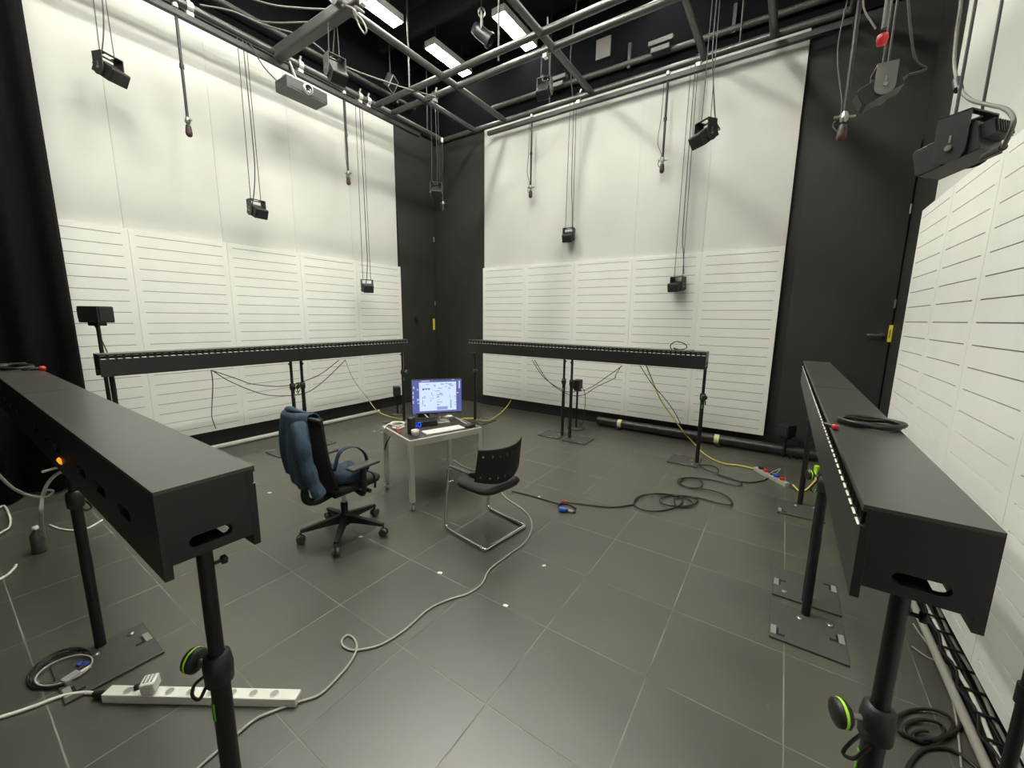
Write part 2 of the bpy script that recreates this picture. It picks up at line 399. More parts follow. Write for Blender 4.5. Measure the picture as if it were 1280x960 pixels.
# pipe grid
GZ = 4.95; PR = 0.042
grid = thing('pipe_grid', 'grey steel pipe grid hanging under the black ceiling', 'pipe grid', (0, 0, GZ))
XL, XR, YF = -5.66, 0.256, 6.0
def gp(p0, p1, r=PR, m='grid_steel', nm='pipe'):
    return MB().cyl((*p0, 0) if len(p0) == 2 else p0, (*p1, 0) if len(p1) == 2 else p1, r, n=14).build(nm, m, grid)
gp((XL, -1.2), (XL, YF)); gp((XL-0.05, YF), (XR, YF)); gp((XR, YF), (XR, -1.0))
for (a, b) in (((XL, -1.2), (XL, YF)), ):
    MB().bb(XL-0.03, XL+0.03, -1.2, YF-0.6, -0.145, -0.09).build('rail', 'black_steel', grid)
MB().bb(-4.6, XR, YF-0.03, YF+0.03, -0.145, -0.09).build('rail', 'black_steel', grid)
gp((XL, 4.5), (XR, 4.5)); gp((XL, 4.8), (XR, 4.8))
gp((-4.9, 4.5), (-4.9, YF)); gp((-4.24, 2.9), (-4.24, YF)); gp((-2.69, 1.2), (-2.69, YF)); gp((-1.186, 1.2), (-1.186, YF)); gp((-0.45, 1.2), (-0.45, YF))
gp((XR-0.05, 1.98), (0.62, 1.98))
MB().box(((XL-4.0)/2, 3.03, 0.0), (1.7, 0.13, 0.13)).build('box_beam', 'beam_grey', grid, 0.02)
MB().cyl((XR+0.0, YF, 0), (XR+0.065, YF, 0), 0.045, n=14).build('end_cap', 'red_plastic', grid)
for (x, y) in ((XL, 0.5), (XL, 5.6), (-3.4, 4.65), (-0.8, YF), (-3.4, YF), (XR, 2.0), (-4.9, 4.5)):
    MB().cyl((x, y, 0), (x, y, CEIL-GZ-0.0), 0.012, n=8).build('drop_rod', 'grid_dark' if (x, y) != (-4.9, 4.5) else 'grid_steel', grid)
def clampat(x, y, z=0.0):
    b = MB(); b.lathe([(0.055,-0.03),(0.06,0),(0.055,0.03)], (x, y, z), 12, Rx(math.pi/2)); b.cyl((x, y, z+0.03), (x+0.04, y, z+0.10), 0.012, n=8); b.box((x, y, z-0.065), (0.05, 0.06, 0.04))
    b.build('clamp', 'alu', grid)
for p in ((XL, 2.1), (XL, 3.3), (XL, 4.35), (XL, 4.2), (-3.95, 3.03), (-4.68, 4.8), (-2.79, 4.8), (-2.9, YF), (-1.25, YF), (XL, 1.35)): clampat(*p)
# dark rails on the walls behind the grid
for n_, p0, p1 in (('far', (-4.6, 6.12, 5.28), (0.9, 6.12, 5.2)),):
    t = thing('lighting_rail', 'dark lighting rail mounted high behind the grid along the far wall', 'rail', (0,0,0))
    MB().cyl(p0, p1, 0.04, n=10).build('pipe', 'plate_black', t)
    for x in (-3.6, -2.2, -0.9):
        MB().bb(x-0.02, x+0.02, 6.10, YB, 5.18, 5.5).build('bracket', 'grid_dark', t)
    for x in (-3.3, -1.75): 
        b = MB(); b.bb(x-0.16, x+0.16, 6.0, 6.09, 5.30, 5.36); b.bb(x-0.12, x+0.12, 6.0, 6.1, 5.21, 5.27); b.build('connector_box', 'lit_yoke_grey', t, 0.006)
t = thing('lighting_rail', 'dark pipe running high behind the grid along the left wall', 'rail', (0,0,0))
MB().cyl((-5.98, 0.5, 5.36), (-5.98, 5.6, 5.42), 0.035, n=10).build('pipe', 'plate_black', t)
for y in (1.5, 3.4, 5.2): MB().bb(XA, -5.96, y-0.02, y+0.02, 5.34, 5.44).build('bracket', 'grid_dark', t)
tag(MB().bb(-2.72, -2.5, 6.14, 6.17, 5.45, 5.72).build('junction_box', 'lit_yoke_pale', None, 0.006), 'small grey junction box high on the black wall above the far screen', 'box')

# ------------------------------------------------------------------ suspended loudspeakers
def speaker_meshes():
    b = MB()     # body, front towards +x
    b.prism([(-0.085,-0.075,-0.06),(0.12,-0.075,-0.06),(0.13,-0.075,-0.05),(0.13,-0.075,0.05),(0.12,-0.075,0.06),(-0.085,-0.075,0.06)], (0,0.15,0))
    body = b.mesh('body', 'speaker_black')
    g = MB(); g.bb(0.126, 0.134, -0.062, 0.062, -0.045, 0.045); gr = g.mesh('grille', 'speaker_grille')
    r = MB(); r.bb(-0.125, -0.085, -0.055, 0.055, -0.015, 0.045)
    for i in range(7): r.bb(-0.132, -0.124, -0.05+i*0.0155, -0.045+i*0.0155, -0.01, 0.04)
    rear = r.mesh('amplifier', 'rack_black')
    y_ = MB()
    def side(sy):
        pts = [(-0.055,0.128),(-0.055,-0.01)] + [(0.045*math.cos(a)*1.2, -0.02+0.045*math.sin(a)) for a in [math.pi+math.pi*i/8 for i in range(9)]] + [(0.055,-0.01),(0.055,0.128)]
        y_.prism([(x, sy-0.003, z) for x, z in pts], (0, 0.006, 0))
    side(-0.085); side(0.085)
    y_.bb(-0.055, 0.055, -0.088, -0.04, 0.124, 0.130); y_.bb(-0.055, 0.055, 0.04, 0.088, 0.124, 0.130); y_.bb(-0.055, -0.03, -0.04, 0.04, 0.124, 0.130); y_.bb(0.03, 0.055, -0.04, 0.04, 0.124, 0.130)
    ks = []
    for sy in (-1, 1):
        k = MB(); ks.append(k)
        k.cyl((0, sy*0.075, -0.005), (0, sy*0.096, -0.005), 0.012, n=10); k.bb(-0.004, 0.004, min(sy*0.088, sy*0.0895), max(sy*0.088, sy*0.0895), 0.015, 0.045)
    return body, gr, rear, y_, [k.mesh('bolt', 'bolt_steel') for k in ks]
_body, _gr, _rear, _yk, _bolt = speaker_meshes()
YK = {m: _yk.mesh('yoke', m) for m in ('yoke_black', 'lit_yoke_grey', 'lit_yoke_pale')}
AIM = Vector((-2.45, 2.7, 1.25))
def hung_speaker(p, top, label, yoke='yoke_black', scale=1.0, yaw=None, pitch=None, cable=None, loop=True, wires=True):
    p = Vector(p); d = AIM - p
    yaw = math.atan2(d.y, d.x) if yaw is None else yaw
    pitch = math.atan2(-d.z, math.hypot(d.x, d.y))*0.85 if pitch is None else pitch
    t = thing('hanging_speaker', label, 'speaker', p, yaw, 'small black speakers hung from the grid')
    bo = link('body', _body, t, 0.004); bo.rotation_euler = (0, pitch, 0); bo.scale = (scale,)*3
    link('grille', _gr, bo); link('amplifier', _rear, bo)
    yo = link('yoke', YK[yoke], t); yo.scale = (scale,)*3
    for m_ in _bolt: link('bolt', m_, yo)
    H = top - p.z
    if wires:
        for sx in (-0.03, 0.03): MB().tube([(0, sx*2, 0.13*scale), (0, sx*1.6, H)], 0.0045, 5).build('suspension_wire', 'wire', t)
    R = Ry(pitch); q = R @ Vector((-0.125*scale, 0, 0.0))
    pts = [q, q+Vector((-0.07, 0.01, 0.01)), (-0.10, 0.02, 0.16*scale), (-0.03, 0.03, 0.45), (0.01, 0.02, 0.8), (0.0, 0.01, H)] if loop else [q, q+Vector((-0.05,0,0.05)), (-0.02,0.02,0.4), (0,0.01,H)]
    MB().tube(cr(pts, 6), 0.006, 6).build('cable', cable or 'wire', t)
    return t
GT = GZ - 0.05
hung_speaker(at(137, 90, 0, XL), GT, 'hanging speaker nearest the curtain, high before the left white wall', scale=1.05)
hung_speaker(at(321, 264, 0, XL), GT, 'hanging speaker at mid height before the left wall, just above the slotted panels')
hung_speaker(at(459, 360, 0, XL), GT, 'lowest hanging speaker before the left wall slotted panels')
hung_speaker(at(545, 240, 1, 4.8), GT, 'hanging speaker in the dark far corner between the two white walls', 'lit_yoke_grey')
hung_speaker(at(419, 90, 1, 3.03), GT, 'hanging speaker up among the grid bars right of the projector', 'lit_yoke_grey', scale=1.15)
hung_speaker(at(681, 113, 1, 4.8), GT, 'hanging speaker up under the grid above the far wall left half', 'lit_yoke_grey')
hung_speaker(at(711, 296, 1, YF), GT, 'hanging speaker at mid height before the far white wall, left half')
hung_speaker(at(847, 358, 1, YF), GT, 'lowest hanging speaker before the far wall slotted panels, right half')
hung_speaker(at(881, 170, 1, 4.8), GT, 'highest hanging speaker before the far white wall, right half', scale=1.05)
hung_speaker(at(1102, 112, 0, 0.28), GT, 'hanging speaker with lit bracket before the black right hand corner', 'lit_yoke_pale', scale=0.74)
NS = at(1203, 187, 0, 0.41)
t = hung_speaker(NS, GT, 'largest hanging speaker, close to the camera before the right slotted wall', yaw=math.radians(140), pitch=math.radians(13), scale=0.74, loop=False, wires=True)
t.children[-1].hide_render = False
bpy.data.objects.remove([c for c in t.children if c.name.startswith('cable')][0])
inv = Matrix.Translation(NS) @ Matrix.Rotation(math.radians(140), 4, 'Z'); inv.invert()
cp_ = [at(1252, 187, 0, NS.x+0.02), at(1260, 172, 0, NS.x+0.02), at(1267, 150, 0, NS.x+0.02), at(1256, 136, 0, NS.x+0.02), at(1235, 131, 0, NS.x+0.02), at(1212, 124, 0, NS.x), at(1199, 108, 0, NS.x), at(1193, 80, 0, NS.x), at(1196, 40, 0, NS.x), at(1201, 5, 0, NS.x), at(1206, -60, 0, NS.x)]
MB().tube([inv @ p for p in cr(cp_, 6)], 0.0055, 8).build('cable', 'old_cable', t)
b = MB(); b.cyl(inv @ at(1254, 184, 0, NS.x+0.02), inv @ at(1230, 196, 0, NS.x+0.02), 0.009, n=10); b.build('plug', 'rack_black', t)
b = MB(); b.cyl(inv @ at(1196, 100, 0, NS.x), inv @ at(1198, 112, 0, NS.x), 0.013, n=10); b.build('cable_tie', 'rack_black', t)

# ------------------------------------------------------------------ microphone rods
def mic_rod(p_top, p_bot, label):
    p_top, p_bot = Vector(p_top), Vector(p_bot)
    t = thing('microphone_rod', label, 'microphone', p_bot, 0, 'thin rods with red tipped microphones hung from the grid')
    T = p_top - p_bot
    MB().cyl((0, 0, 0.20), T, 0.014, 0.016, n=10).build('rod', 'pole_black', t)
    MB().cyl(T*0.55+Vector((0,0,-0.02)), T*0.55+Vector((0,0,0.02)), 0.022, n=10).build('joint', 'speaker_black', t)
    b = MB(); b.lathe([(0.012,0.21),(0.024,0.19),(0.026,0.15),(0.016,0.135)], n=12); b.cyl((-0.06, 0.0, 0.18), (0.065, 0.01, 0.165), 0.012, n=8); b.build('clamp', 'bolt_steel', t)
    MB().lathe([(0.0,0.125),(0.024,0.12),(0.03,0.085),(0.03,0.07)], n=14).build('capsule', 'speaker_black', t)
    MB().lathe([(0.03,0.07),(0.033,0.05),(0.03,0.024),(0.018,0.008),(0.0,0.004)], n=14).build('windshield', 'dark_red', t)
    MB().cyl(T+Vector((0,0,-0.02)), T+Vector((0,0,0.05)), 0.028, n=10).build('pipe_clip', 'alu', t)
    MB().tube(cr([(-0.03,0.0,0.08), (-0.06,0.01,0.14), (-0.02,0.0,0.24), (-0.09,0.03,T.z*0.35), (-0.06,0.02,T.z*0.6), T+Vector((-0.05,0.01,-0.03))], 6), 0.0045, 5).build('cable', 'wire', t)
    return t
def rod_at(px, py, ax, val, label, dz=0.0):
    p = at(px, py, ax, val); return mic_rod((p.x, p.y, GT), p, label)
rod_at(237, 172, 0, XL, 'microphone rod nearest the curtain, before the left white wall')
rod_at(436, 232, 0, XL, 'microphone rod before the left white wall, right of the projector')
rod_at(554, 266, 1, YF-0.08, 'microphone rod in the dark far corner between the two white walls')
rod_at(663, 248, 1, YF, 'microphone rod before the left part of the far white wall')
rod_at(827, 217, 1, YF, 'microphone rod before the right part of the far white wall')
rod_at(1051, 178, 0, 0.2, 'microphone rod before the black door right of the far wall')

# ------------------------------------------------------------------ projector
pc = at(379, 117, 0, -5.42)
PS = 0.84
t = thing('projector', 'dark grey projector with round lens hung from the grid by the left wall', 'projector', pc, 0)
t.scale = (PS, PS, PS)
MB().bb(-0.17, 0.16, -0.33, 0.3, -0.065, 0.075).build('housing', 'projector_grey', t, 0.012)
MB().bb(-0.165, 0.155, -0.325, 0.295, -0.075, -0.066).build('bottom_cover', 'projector_base', t)
b = MB(); b.lathe([(0.075,0.0),(0.075,0.03),(0.055,0.035)], (0.16, -0.02, 0.005), 20, Ry(math.pi/2)); b.build('lens_ring', 'alu', t)
b = MB(); b.lathe([(0.055,0.034),(0.035,0.024),(0.0,0.03)], (0.16, -0.02, 0.005), 20, Ry(math.pi/2)); b.build('lens', 'lens', t)
b = MB(); b.bb(-0.1, 0.1, -0.1, 0.05, 0.08, 0.10); b.cyl((-0.05, -0.03, 0.09), ((XL-pc.x)/PS, -0.03, (GZ-pc.z)/PS), 0.02, n=10); b.bb(0.02, 0.16, -0.33, 0.3, 0.076, 0.086); b.build('ceiling_mount', 'alu', t)
MB().tube(cr([(-0.1,-0.33,0.05), (-0.14,-0.5,0.2), ((XL-pc.x)/PS, -0.62, (GZ-pc.z)/PS)], 6), 0.008, 6).build('cable', 'black_cable', t)

# stage lantern and boxes high in the ceiling
lp = at(602, 42, 1, 5.0)
t = thing('stage_lantern', 'black stage lantern with shiny yoke hung left of the long light', 'lantern', lp, 0.6)
b = MB(); b.lathe([(0.0,-0.13),(0.07,-0.13),(0.085,-0.05),(0.085,0.1),(0.10,0.12),(0.10,0.16)], n=18, R=Ry(2.2)); b.build('barrel', 'lamp_black', t)
b = MB(); b.lathe([(0.09,0.14),(0.0,0.13)], n=18, R=Ry(2.2)); b.build('lens', 'lens', t)
b = MB(); b.tube([(0.0,-0.11,0.0),(0.0,-0.11,0.2),(0.0,0.11,0.2),(0.0,0.11,0.0)], 0.012, 6); b.build('yoke', 'socket_grey', t)
MB().cyl((0,0,0.2), (0,0,CEIL-lp.z), 0.012, n=8).build('drop_rod', 'grid_dark', t)
b = MB(); b.lathe([(0.05,-0.03),(0.055,0),(0.05,0.03)], (0,0,0.26), 12, Rx(math.pi/2)); b.build('hook_clamp', 'alu', t)
rp = at(668, 108, 1, 5.9)
fp = at(488, 104, 0, -5.75)
t = thing('flood_lamp', 'small square flood lamp with bright rim behind the grid', 'lamp', fp, 0.5)
MB().box((0,0,0), (0.10,0.22,0.2), Ry(0.5)).build('housing', 'lamp_black', t, 0.01)
b = MB()
for c_, d_ in (((0.055,0,0.095),(0.012,0.23,0.012)),((0.055,0,-0.095),(0.012,0.23,0.012)),((0.055,0.11,0),(0.012,0.012,0.2)),((0.055,-0.11,0),(0.012,0.012,0.2))): b.box(Ry(0.5) @ Vector(c_), d_, Ry(0.5))
b.build('rim', 'plate_handle', t)
MB().cyl((0,0,0.1), (0,0,CEIL-fp.z), 0.012, n=8).build('drop_rod', 'grid_dark', t)
rb = at(1103, 48, 0, 0.24)
t = thing('signal_beacon', 'small red beacon on the grey drop pole in the right hand corner', 'beacon', rb, 0)
MB().lathe([(0.0,-0.03),(0.018,-0.026),(0.023,0.0),(0.02,0.015),(0.0,0.02)], n=16).build('lens', 'led_red', t)
MB().cyl((0,0,0.04), (0,0,GZ-rb.z), 0.011, n=10).build('pole', 'lit_yoke_grey', t)
MB().tube(cr([(-0.03,0,0.05),(-0.09,0.02,0.2),(-0.05,0,0.4),(-0.03,0,GZ-rb.z)],6), 0.004, 6).build('cable', 'old_cable', t)

# loose cables among the grid
def cable(name, pts, r, m, label, k=8, group=None, cat='cable', n=6):
    return tag(MB().tube(cr(pts, k), r, n).build(name, m), label, cat, group)
cable('ceiling_cable', [at(250,6,0,-5.62), at(290,14,0,-5.55), at(330,31,0,-5.5), at(383,48,1,3.1), at(430,82,1,3.6), at(500,108,1,4.3), at(545,121,1,4.78)], 0.009, 'old_cable', 'grey cable sagging from the left wall pipe across to the corner bars')
cable('ceiling_cable', [at(300,-6,1,2.6), at(340,6,1,2.7), at(375,10,1,2.85), at(413,12,1,3.0)], 0.009, 'old_cable', 'upper grey cable running to the cable bundle at the top edge')
cable('ceiling_cable', [at(318,26,0,-5.62), at(345,28.5,0,-5.3), at(375,28,0,-5.0), at(395,27,1,3.02)], 0.009, 'old_cable', 'straight grey cable below the upper one, ending at the thick box beam')
cable('cable_bundle', [at(405,-8,1,3.0), at(420,6,1,2.95), at(440,8,1,3.0), at(455,16,1,3.0), at(444,8,1,3.0), at(447,22,1,3.0), at(440,10,1,2.97), at(415,3,1,3.0)], 0.011, 'old_cable', 'tangle of cables tied on the end of the thick box beam')
cable('cable_loop', [at(446,8,1,3.0), at(441,12,1,3.0), at(445,22,1,3.0), at(450,34,1,3.0), at(456,42,1,3.0), at(458,36,1,3.0), at(452,24,1,3.0), at(446,18,1,3.0)], 0.009, 'old_cable', 'grey cable loop hanging from the bundle beside the largest ceiling light')
cable('ceiling_cable', [at(722,-5,1,5.6), at(716,40,1,5.65), at(713,80,1,5.8), at(716,124,1,6.0)], 0.008, 'wire', 'thin cable dropping from the ceiling onto the far wall pipe')

# ------------------------------------------------------------------ loudspeaker bars
L0, WB, HB = 1.755, 0.19, 0.202
PN, PPITCH = 32, 0.0548
def port_mesh():
    b = MB(); h = 0.019; k = 0.72
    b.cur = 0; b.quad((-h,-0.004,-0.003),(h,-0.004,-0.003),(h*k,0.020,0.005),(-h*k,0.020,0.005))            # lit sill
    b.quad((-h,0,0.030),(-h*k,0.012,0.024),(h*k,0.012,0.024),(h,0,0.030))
    b.cur = 1; b.quad((-h,0,-0.002),(-h*k,0.020,0.007),(-h*k,0.012,0.024),(-h,0,0.030)); b.quad((h*k,0.020,0.007),(h,0,-0.002),(h,0,0.030),(h*k,0.012,0.024))
    b.cur = 2; b.quad((-h*k,0.020,0.007),(h*k,0.020,0.007),(h*k,0.012,0.024),(-h*k,0.012,0.024))
    return b.mesh('port', ['sill_lit', 'bar_black', 'bar_inside'])
port_me = port_mesh()
def slot_poly(cx, cz, w, h, n=6):
    pts = []
    for i in range(n+1):
        a = -math.pi/2 + math.pi*i/n; pts.append((cx+w/2-h/2+math.cos(a)*h/2, cz+math.sin(a)*h/2))
    for i in range(n+1):
        a = math.pi/2 + math.pi*i/n; pts.append((cx-w/2+h/2+math.cos(a)*h/2, cz+math.sin(a)*h/2))
    return pts
def plate_with_slots(b, x0, x1, z0, z1, slots, y, t, wall, depth):
    """plate in the x-z plane (thickness t towards +y) with rounded through slots; slots: (cx, cz, w, h)"""
    xs = [x0]
    for (cx, cz, w, h) in sorted(slots): xs += [cx-w/2-0.01, cx+w/2+0.01]
    xs.append(x1)
    for i in range(0, len(xs), 2): b.bb(xs[i], xs[i+1], y, y+t, z0, z1)
    for (cx, cz, w, h) in slots:
        a0, a1 = cx-w/2-0.01, cx+w/2+0.01; pts = slot_poly(cx, cz, w, h); n = len(pts)
        half = n//2; out = [(a1, z0+(z1-z0)*i/(half-1)) for i in range(half)] + [(a0, z1-(z1-z0)*i/(half-1)) for i in range(half)]
        for yy in (y, y+t):
            for i in range(n):
                j = (i+1) % n
                b.quad((pts[i][0],yy,pts[i][1]),(pts[j][0],yy,pts[j][1]),(out[j][0],yy,out[j][1]),(out[i][0],yy,out[i][1]))
        for i in range(n):
            j = (i+1) % n
            b.quad((pts[i][0],y,pts[i][1]),(pts[j][0],y,pts[j][1]),(pts[j][0],y+depth,pts[j][1]),(pts[i][0],y+depth,pts[i][1]))
def make_bar():
    """origin: middle of the bar, underside of the flanges; front faces -y"""
    t = thing('loudspeaker_bar', '', 'speaker')
    h = L0/2; zp = HB-0.045
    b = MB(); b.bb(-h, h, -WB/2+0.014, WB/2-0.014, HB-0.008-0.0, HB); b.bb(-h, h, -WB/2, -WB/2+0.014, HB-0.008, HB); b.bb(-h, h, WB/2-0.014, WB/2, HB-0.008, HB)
    b.build('lid', 'bar_top_sheen', t)
    b = MB(); b.bb(-h, h, -WB/2, -WB/2+0.016, 0.0, zp+0.0); b.build('front_panel', 'bar_black', t, 0.0015)
    # rim with the row of ports
    b = MB(); b.bb(-h, h, -WB/2, -WB/2+0.016, zp+0.030, HB-0.008)
    xs = [-h + 0.001 + (i+0.5)*PPITCH for i in range(PN)]
    e = -h
    for x in xs:
        b.bb(e, x-0.0192, -WB/2+0.007, -WB/2+0.022, zp, zp+0.030); e = x+0.0192
    b.bb(e, h, -WB/2+0.007, -WB/2+0.022, zp, zp+0.030)
    b.build('port_rim', 'bar_black', t)
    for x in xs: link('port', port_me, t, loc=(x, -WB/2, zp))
    b = MB(); plate_with_slots(b, -h, h, 0.03, HB-0.008, [(-0.62,0.085,0.11,0.03),(-0.40,0.085,0.11,0.03),(-0.18,0.085,0.11,0.03),(0.18,0.085,0.11,0.03),(0.40,0.085,0.11,0.03),(0.62,0.085,0.11,0.03)], WB/2-0.016, 0.016, 0, 0.016)
    b.bb(-h, h, WB/2-0.016, WB/2, 0.0, 0.03); b.build('rear_panel', 'bar_black', t)
    b = MB(); b.bb(-h+0.24, h-0.24, -WB/2+0.016, WB/2-0.016, 0.03, 0.042); b.bb(-h+0.05, -h+0.12, -0.035, 0.035, 0.028, 0.036); b.bb(h-0.12, h-0.05, -0.035, 0.035, 0.028, 0.036); b.build('bottom_panel', 'bar_black', t)
    b = MB(); b.bb(-h+0.25, h-0.25, -WB/2+0.03, WB/2-0.022, 0.043, HB-0.01); b.build('inner_case', 'bar_inside', t)
    for sx in (-1, 1):
        b = MB(); plate_with_slots(b, -WB/2+0.016, WB/2-0.016, 0.03, HB-0.008, [(0.005, 0.066, 0.085, 0.026)], 0.0, 0.016, 0, 0.018)
        me = b.mesh('end_panel', 'bar_black')
        me.transform(Matrix(((0,-sx,0,sx*h),(1,0,0,0),(0,0,1,0),(0,0,0,1))))
        link('end_panel', me, t)
    return t
BZ = 1.138
bar = make_bar()
def bar_at(first, x, y, rz, label):
    if first: bar.location = (x, y, BZ); bar.rotation_euler = (0,0,rz); bar['label'] = label; bar['group'] = 'long black loudspeaker bars on stands'; return bar
    return copy_tree(bar, (x, y, BZ), rz, label, 'long black loudspeaker bars on stands')
bar['group'] = 'long black loudspeaker bars on stands'
hs = L0/2
BX, BY = -2.47, 5.075            # far bar pair: centre seam
AX, AY = -5.05, 2.63             # left pair
CX, CY = 0.26, 2.775             # right pair
DX, DY = -2.79, 0.323            # near left pair
bar_at(True, CX, CY-hs-0.003, -math.pi/2, 'black speaker bar at the right foreground with a coiled cable on top')
bar_at(False, CX, CY+hs+0.003, -math.pi/2, 'black speaker bar on the right side, farther one of that pair')
bar_at(False, BX+hs+0.003, BY, 0, 'black speaker bar before the far wall, right one with cable on its end')
bar_at(False, BX-hs-0.003, BY, 0, 'black speaker bar before the far wall, left one beside the dark corner')
bar_at(False, AX, AY+hs+0.003, math.pi/2, 'black speaker bar before the left wall, the one ending at the dark corner')
bar_at(False, AX, AY-hs-0.003, math.pi/2, 'black speaker bar before the left wall, the one nearest the curtain')
bar_at(False, DX+hs+0.003, DY, math.pi, 'black speaker bar at the left foreground with grey lit top')
bar_at(False, DX-hs-0.003, DY, math.pi, 'black speaker bar running off the left edge, red tipped cable on top')

# ------------------------------------------------------------------ stands: plate extends to +y from the pole (local), knob towards -x
def make_stand():
    t = thing('speaker_stand', '', 'stand')
    ZC = 0.83
    MB().cyl((0,0,0.012), (0,0,ZC), 0.022, n=16).build('lower_tube', 'pole_black', t)
    MB().cyl((0,0,ZC-0.02), (0,0,BZ+0.028), 0.017, n=16).build('upper_tube', 'pole_black', t)
    b = MB(); b.lathe([(0.022,ZC-0.06),(0.031,ZC-0.055),(0.033,ZC-0.01),(0.029,ZC+0.02),(0.018,ZC+0.025)], n=16); cl = b.build('clamp_collar', 'speaker_black', t)
    b = MB(); b.cyl((-0.02,0,ZC-0.015), (-0.062,0,ZC-0.012), 0.007, n=8); b.build('knob_stem', 'bolt_steel', cl)
    R = Ry(-math.pi/2)
    b = MB(); b.lathe([(0.0,0.056),(0.024,0.058),(0.030,0.064),(0.030,0.070)], (0,0,ZC-0.012), 18, R); b.lathe([(0.030,0.076),(0.029,0.084),(0.02,0.088),(0.0,0.089)], (0,0,ZC-0.012), 18, R); kn = b.build('knob', 'speaker_black', cl)
    MB().lathe([(0.0305,0.070),(0.031,0.073),(0.0305,0.076)], (0,0,ZC-0.012), 18, R).build('knob_ring', 'lime', cl)
    b = MB(); b.tube(cr([(-0.022,-0.012,ZC-0.03),(-0.055,-0.02,ZC-0.06),(-0.068,-0.02,ZC-0.095),(-0.045,-0.022,ZC-0.10),(-0.02,-0.022,ZC-0.06)],5), 0.0042, 6); b.build('strap', 'black_cable', cl)
    b = MB(); b.lathe([(0.0,0.0),(0.011,0.003),(0.012,0.012),(0.0,0.018)], (0.030,0,BZ-0.045), 12, Ry(math.pi/2)); b.cyl((0.012,0,BZ-0.045),(0.032,0,BZ-0.045),0.005,n=8); b.build('lock_knob', 'speaker_black', t)
    MB().lathe([(0.0225,0.42),(0.023,0.43),(0.023,0.50),(0.0225,0.51)], n=16).build('foot_collar', 'pole_black', t)
    for a in (3.3,):
        MB().box((0.0225*math.cos(a), 0.0225*math.sin(a), 0.70), (0.003, 0.010, 0.05), Rz(a)).build('sticker', 'lime_dark', t)
    MB().bb(-0.172, 0.172, -0.03, 0.31, 0.0, 0.012).build('base_plate', 'plate_black', t, 0.003)
    for (x, y) in ((-0.11, 0.03), (0.03, 0.06)):
        b = MB(); b.lathe([(0.016,0.012),(0.015,0.018),(0.006,0.020),(0.0,0.020)], (x,y,0), 12); b.build('bolt', 'bolt_steel', t)
    for (sx, y) in ((-1, 0.13), (1, 0.25)):
        b = MB(); b.bb(min(sx*0.14,sx*0.165), max(sx*0.14,sx*0.165), y-0.045, y+0.03, 0.0121, 0.014); b.build('grip_patch', 'plate_handle', t)
        b = MB(); b.bb(min(sx*0.10,sx*0.139), max(sx*0.10,sx*0.139), y+0.012, y+0.030, 0.0121, 0.013); b.bb(min(sx*0.128,sx*0.139), max(sx*0.128,sx*0.139), y-0.03, y+0.012, 0.0121, 0.013); b.build('grip_slot', 'bar_inside', t)
    return t
stand = make_stand(); _sf = [True]
def turn_clamp(s, a):
    for c in s.children:
        if c.name.startswith('clamp_collar'): c.rotation_euler = (0, 0, a)
def stand_at(x, y, rz, label):
    if _sf[0]:
        _sf[0] = False; s = stand; s.location = (x,y,0); s.rotation_euler = (0,0,rz); s['label'] = label; s['group'] = 'black telescopic stands under the speaker bars'; return s
    return copy_tree(stand, (x,y,0), rz, label, 'black telescopic stands under the speaker bars')
PI = math.pi
turn_clamp(stand_at(CX, 1.10, 0, 'black stand under the near end of the right foreground speaker bar'), 0.4)
stand_at(CX+0.005, CY-0.075, PI, 'black stand with large base plate at the middle of the right bars')
stand_at(CX+0.01, CY+0.06, 0, 'black stand just behind the middle right one, plate joined to it')
stand_at(0.275, 4.43, PI, 'black stand at the far end of the right bars, beside the sockets')
stand_at(-0.72, 5.055, PI/2, 'black stand at the right end of the far wall bars, yellow cable behind')
stand_at(BX+0.06, 5.07, -PI/2, 'black stand at the middle of the far wall bars, right of two')
stand_at(BX-0.07, 5.09, PI/2, 'black stand at the middle of the far wall bars, left of two')
stand_at(-4.156, 5.07, -PI/2, 'black stand at the left end of the far wall bars behind the monitor')
stand_at(AX, 4.33, PI, 'black stand at the corner end of the left wall bars')
stand_at(AX, AY+0.065, 0, 'black stand at the middle of the left wall bars, right of two')
stand_at(AX, AY-0.065, PI, 'black stand at the middle of the left wall bars, left of two')
stand_at(AX, 0.95, 0, 'black stand at the curtain end of the left wall bars')
turn_clamp(stand_at(-1.11, DY, PI/2, 'black stand under the near end of the left foreground speaker bar'), 0.4-PI/2)
stand_at(DX+0.035, DY+0.005, -PI/2, 'black stand in the shade at the middle of the left foreground bars')

# ------------------------------------------------------------------ desk on castors
DZ = 0.65
nr, rt, lf = Vector((-2.557, 2.24, 0)), Vector((-2.335, 2.955, 0)), Vector((-3.145, 2.44, 0))
ux = (rt-nr); LX = ux.length; ux.normalize(); uy = Vector((-ux.y, ux.x, 0)); LY = 0.62
dyaw = math.atan2(ux.y, ux.x)
desk = thing('desk', 'small square desk of aluminium profiles with dark top on castors', 'desk', nr, dyaw)
pr_ = 0.040
leg_b = MB(); leg_b.bb(-0.02, 0.02, -0.02, 0.02, 0.085, DZ)
for sx in (-1, 1):
    for sy in (-1, 1): leg_b.bb(sx*0.0205-0.0015, sx*0.0205+0.0015, sy*0.012-0.005, sy*0.012+0.005, 0.09, DZ-0.05)
leg_me = leg_b.mesh('leg', 'alu')
cb = MB(); cb.cyl((-0.011,0.012,0.032), (0.011,0.012,0.032), 0.032, n=18); cast_me = cb.mesh('caster', 'socket_grey')
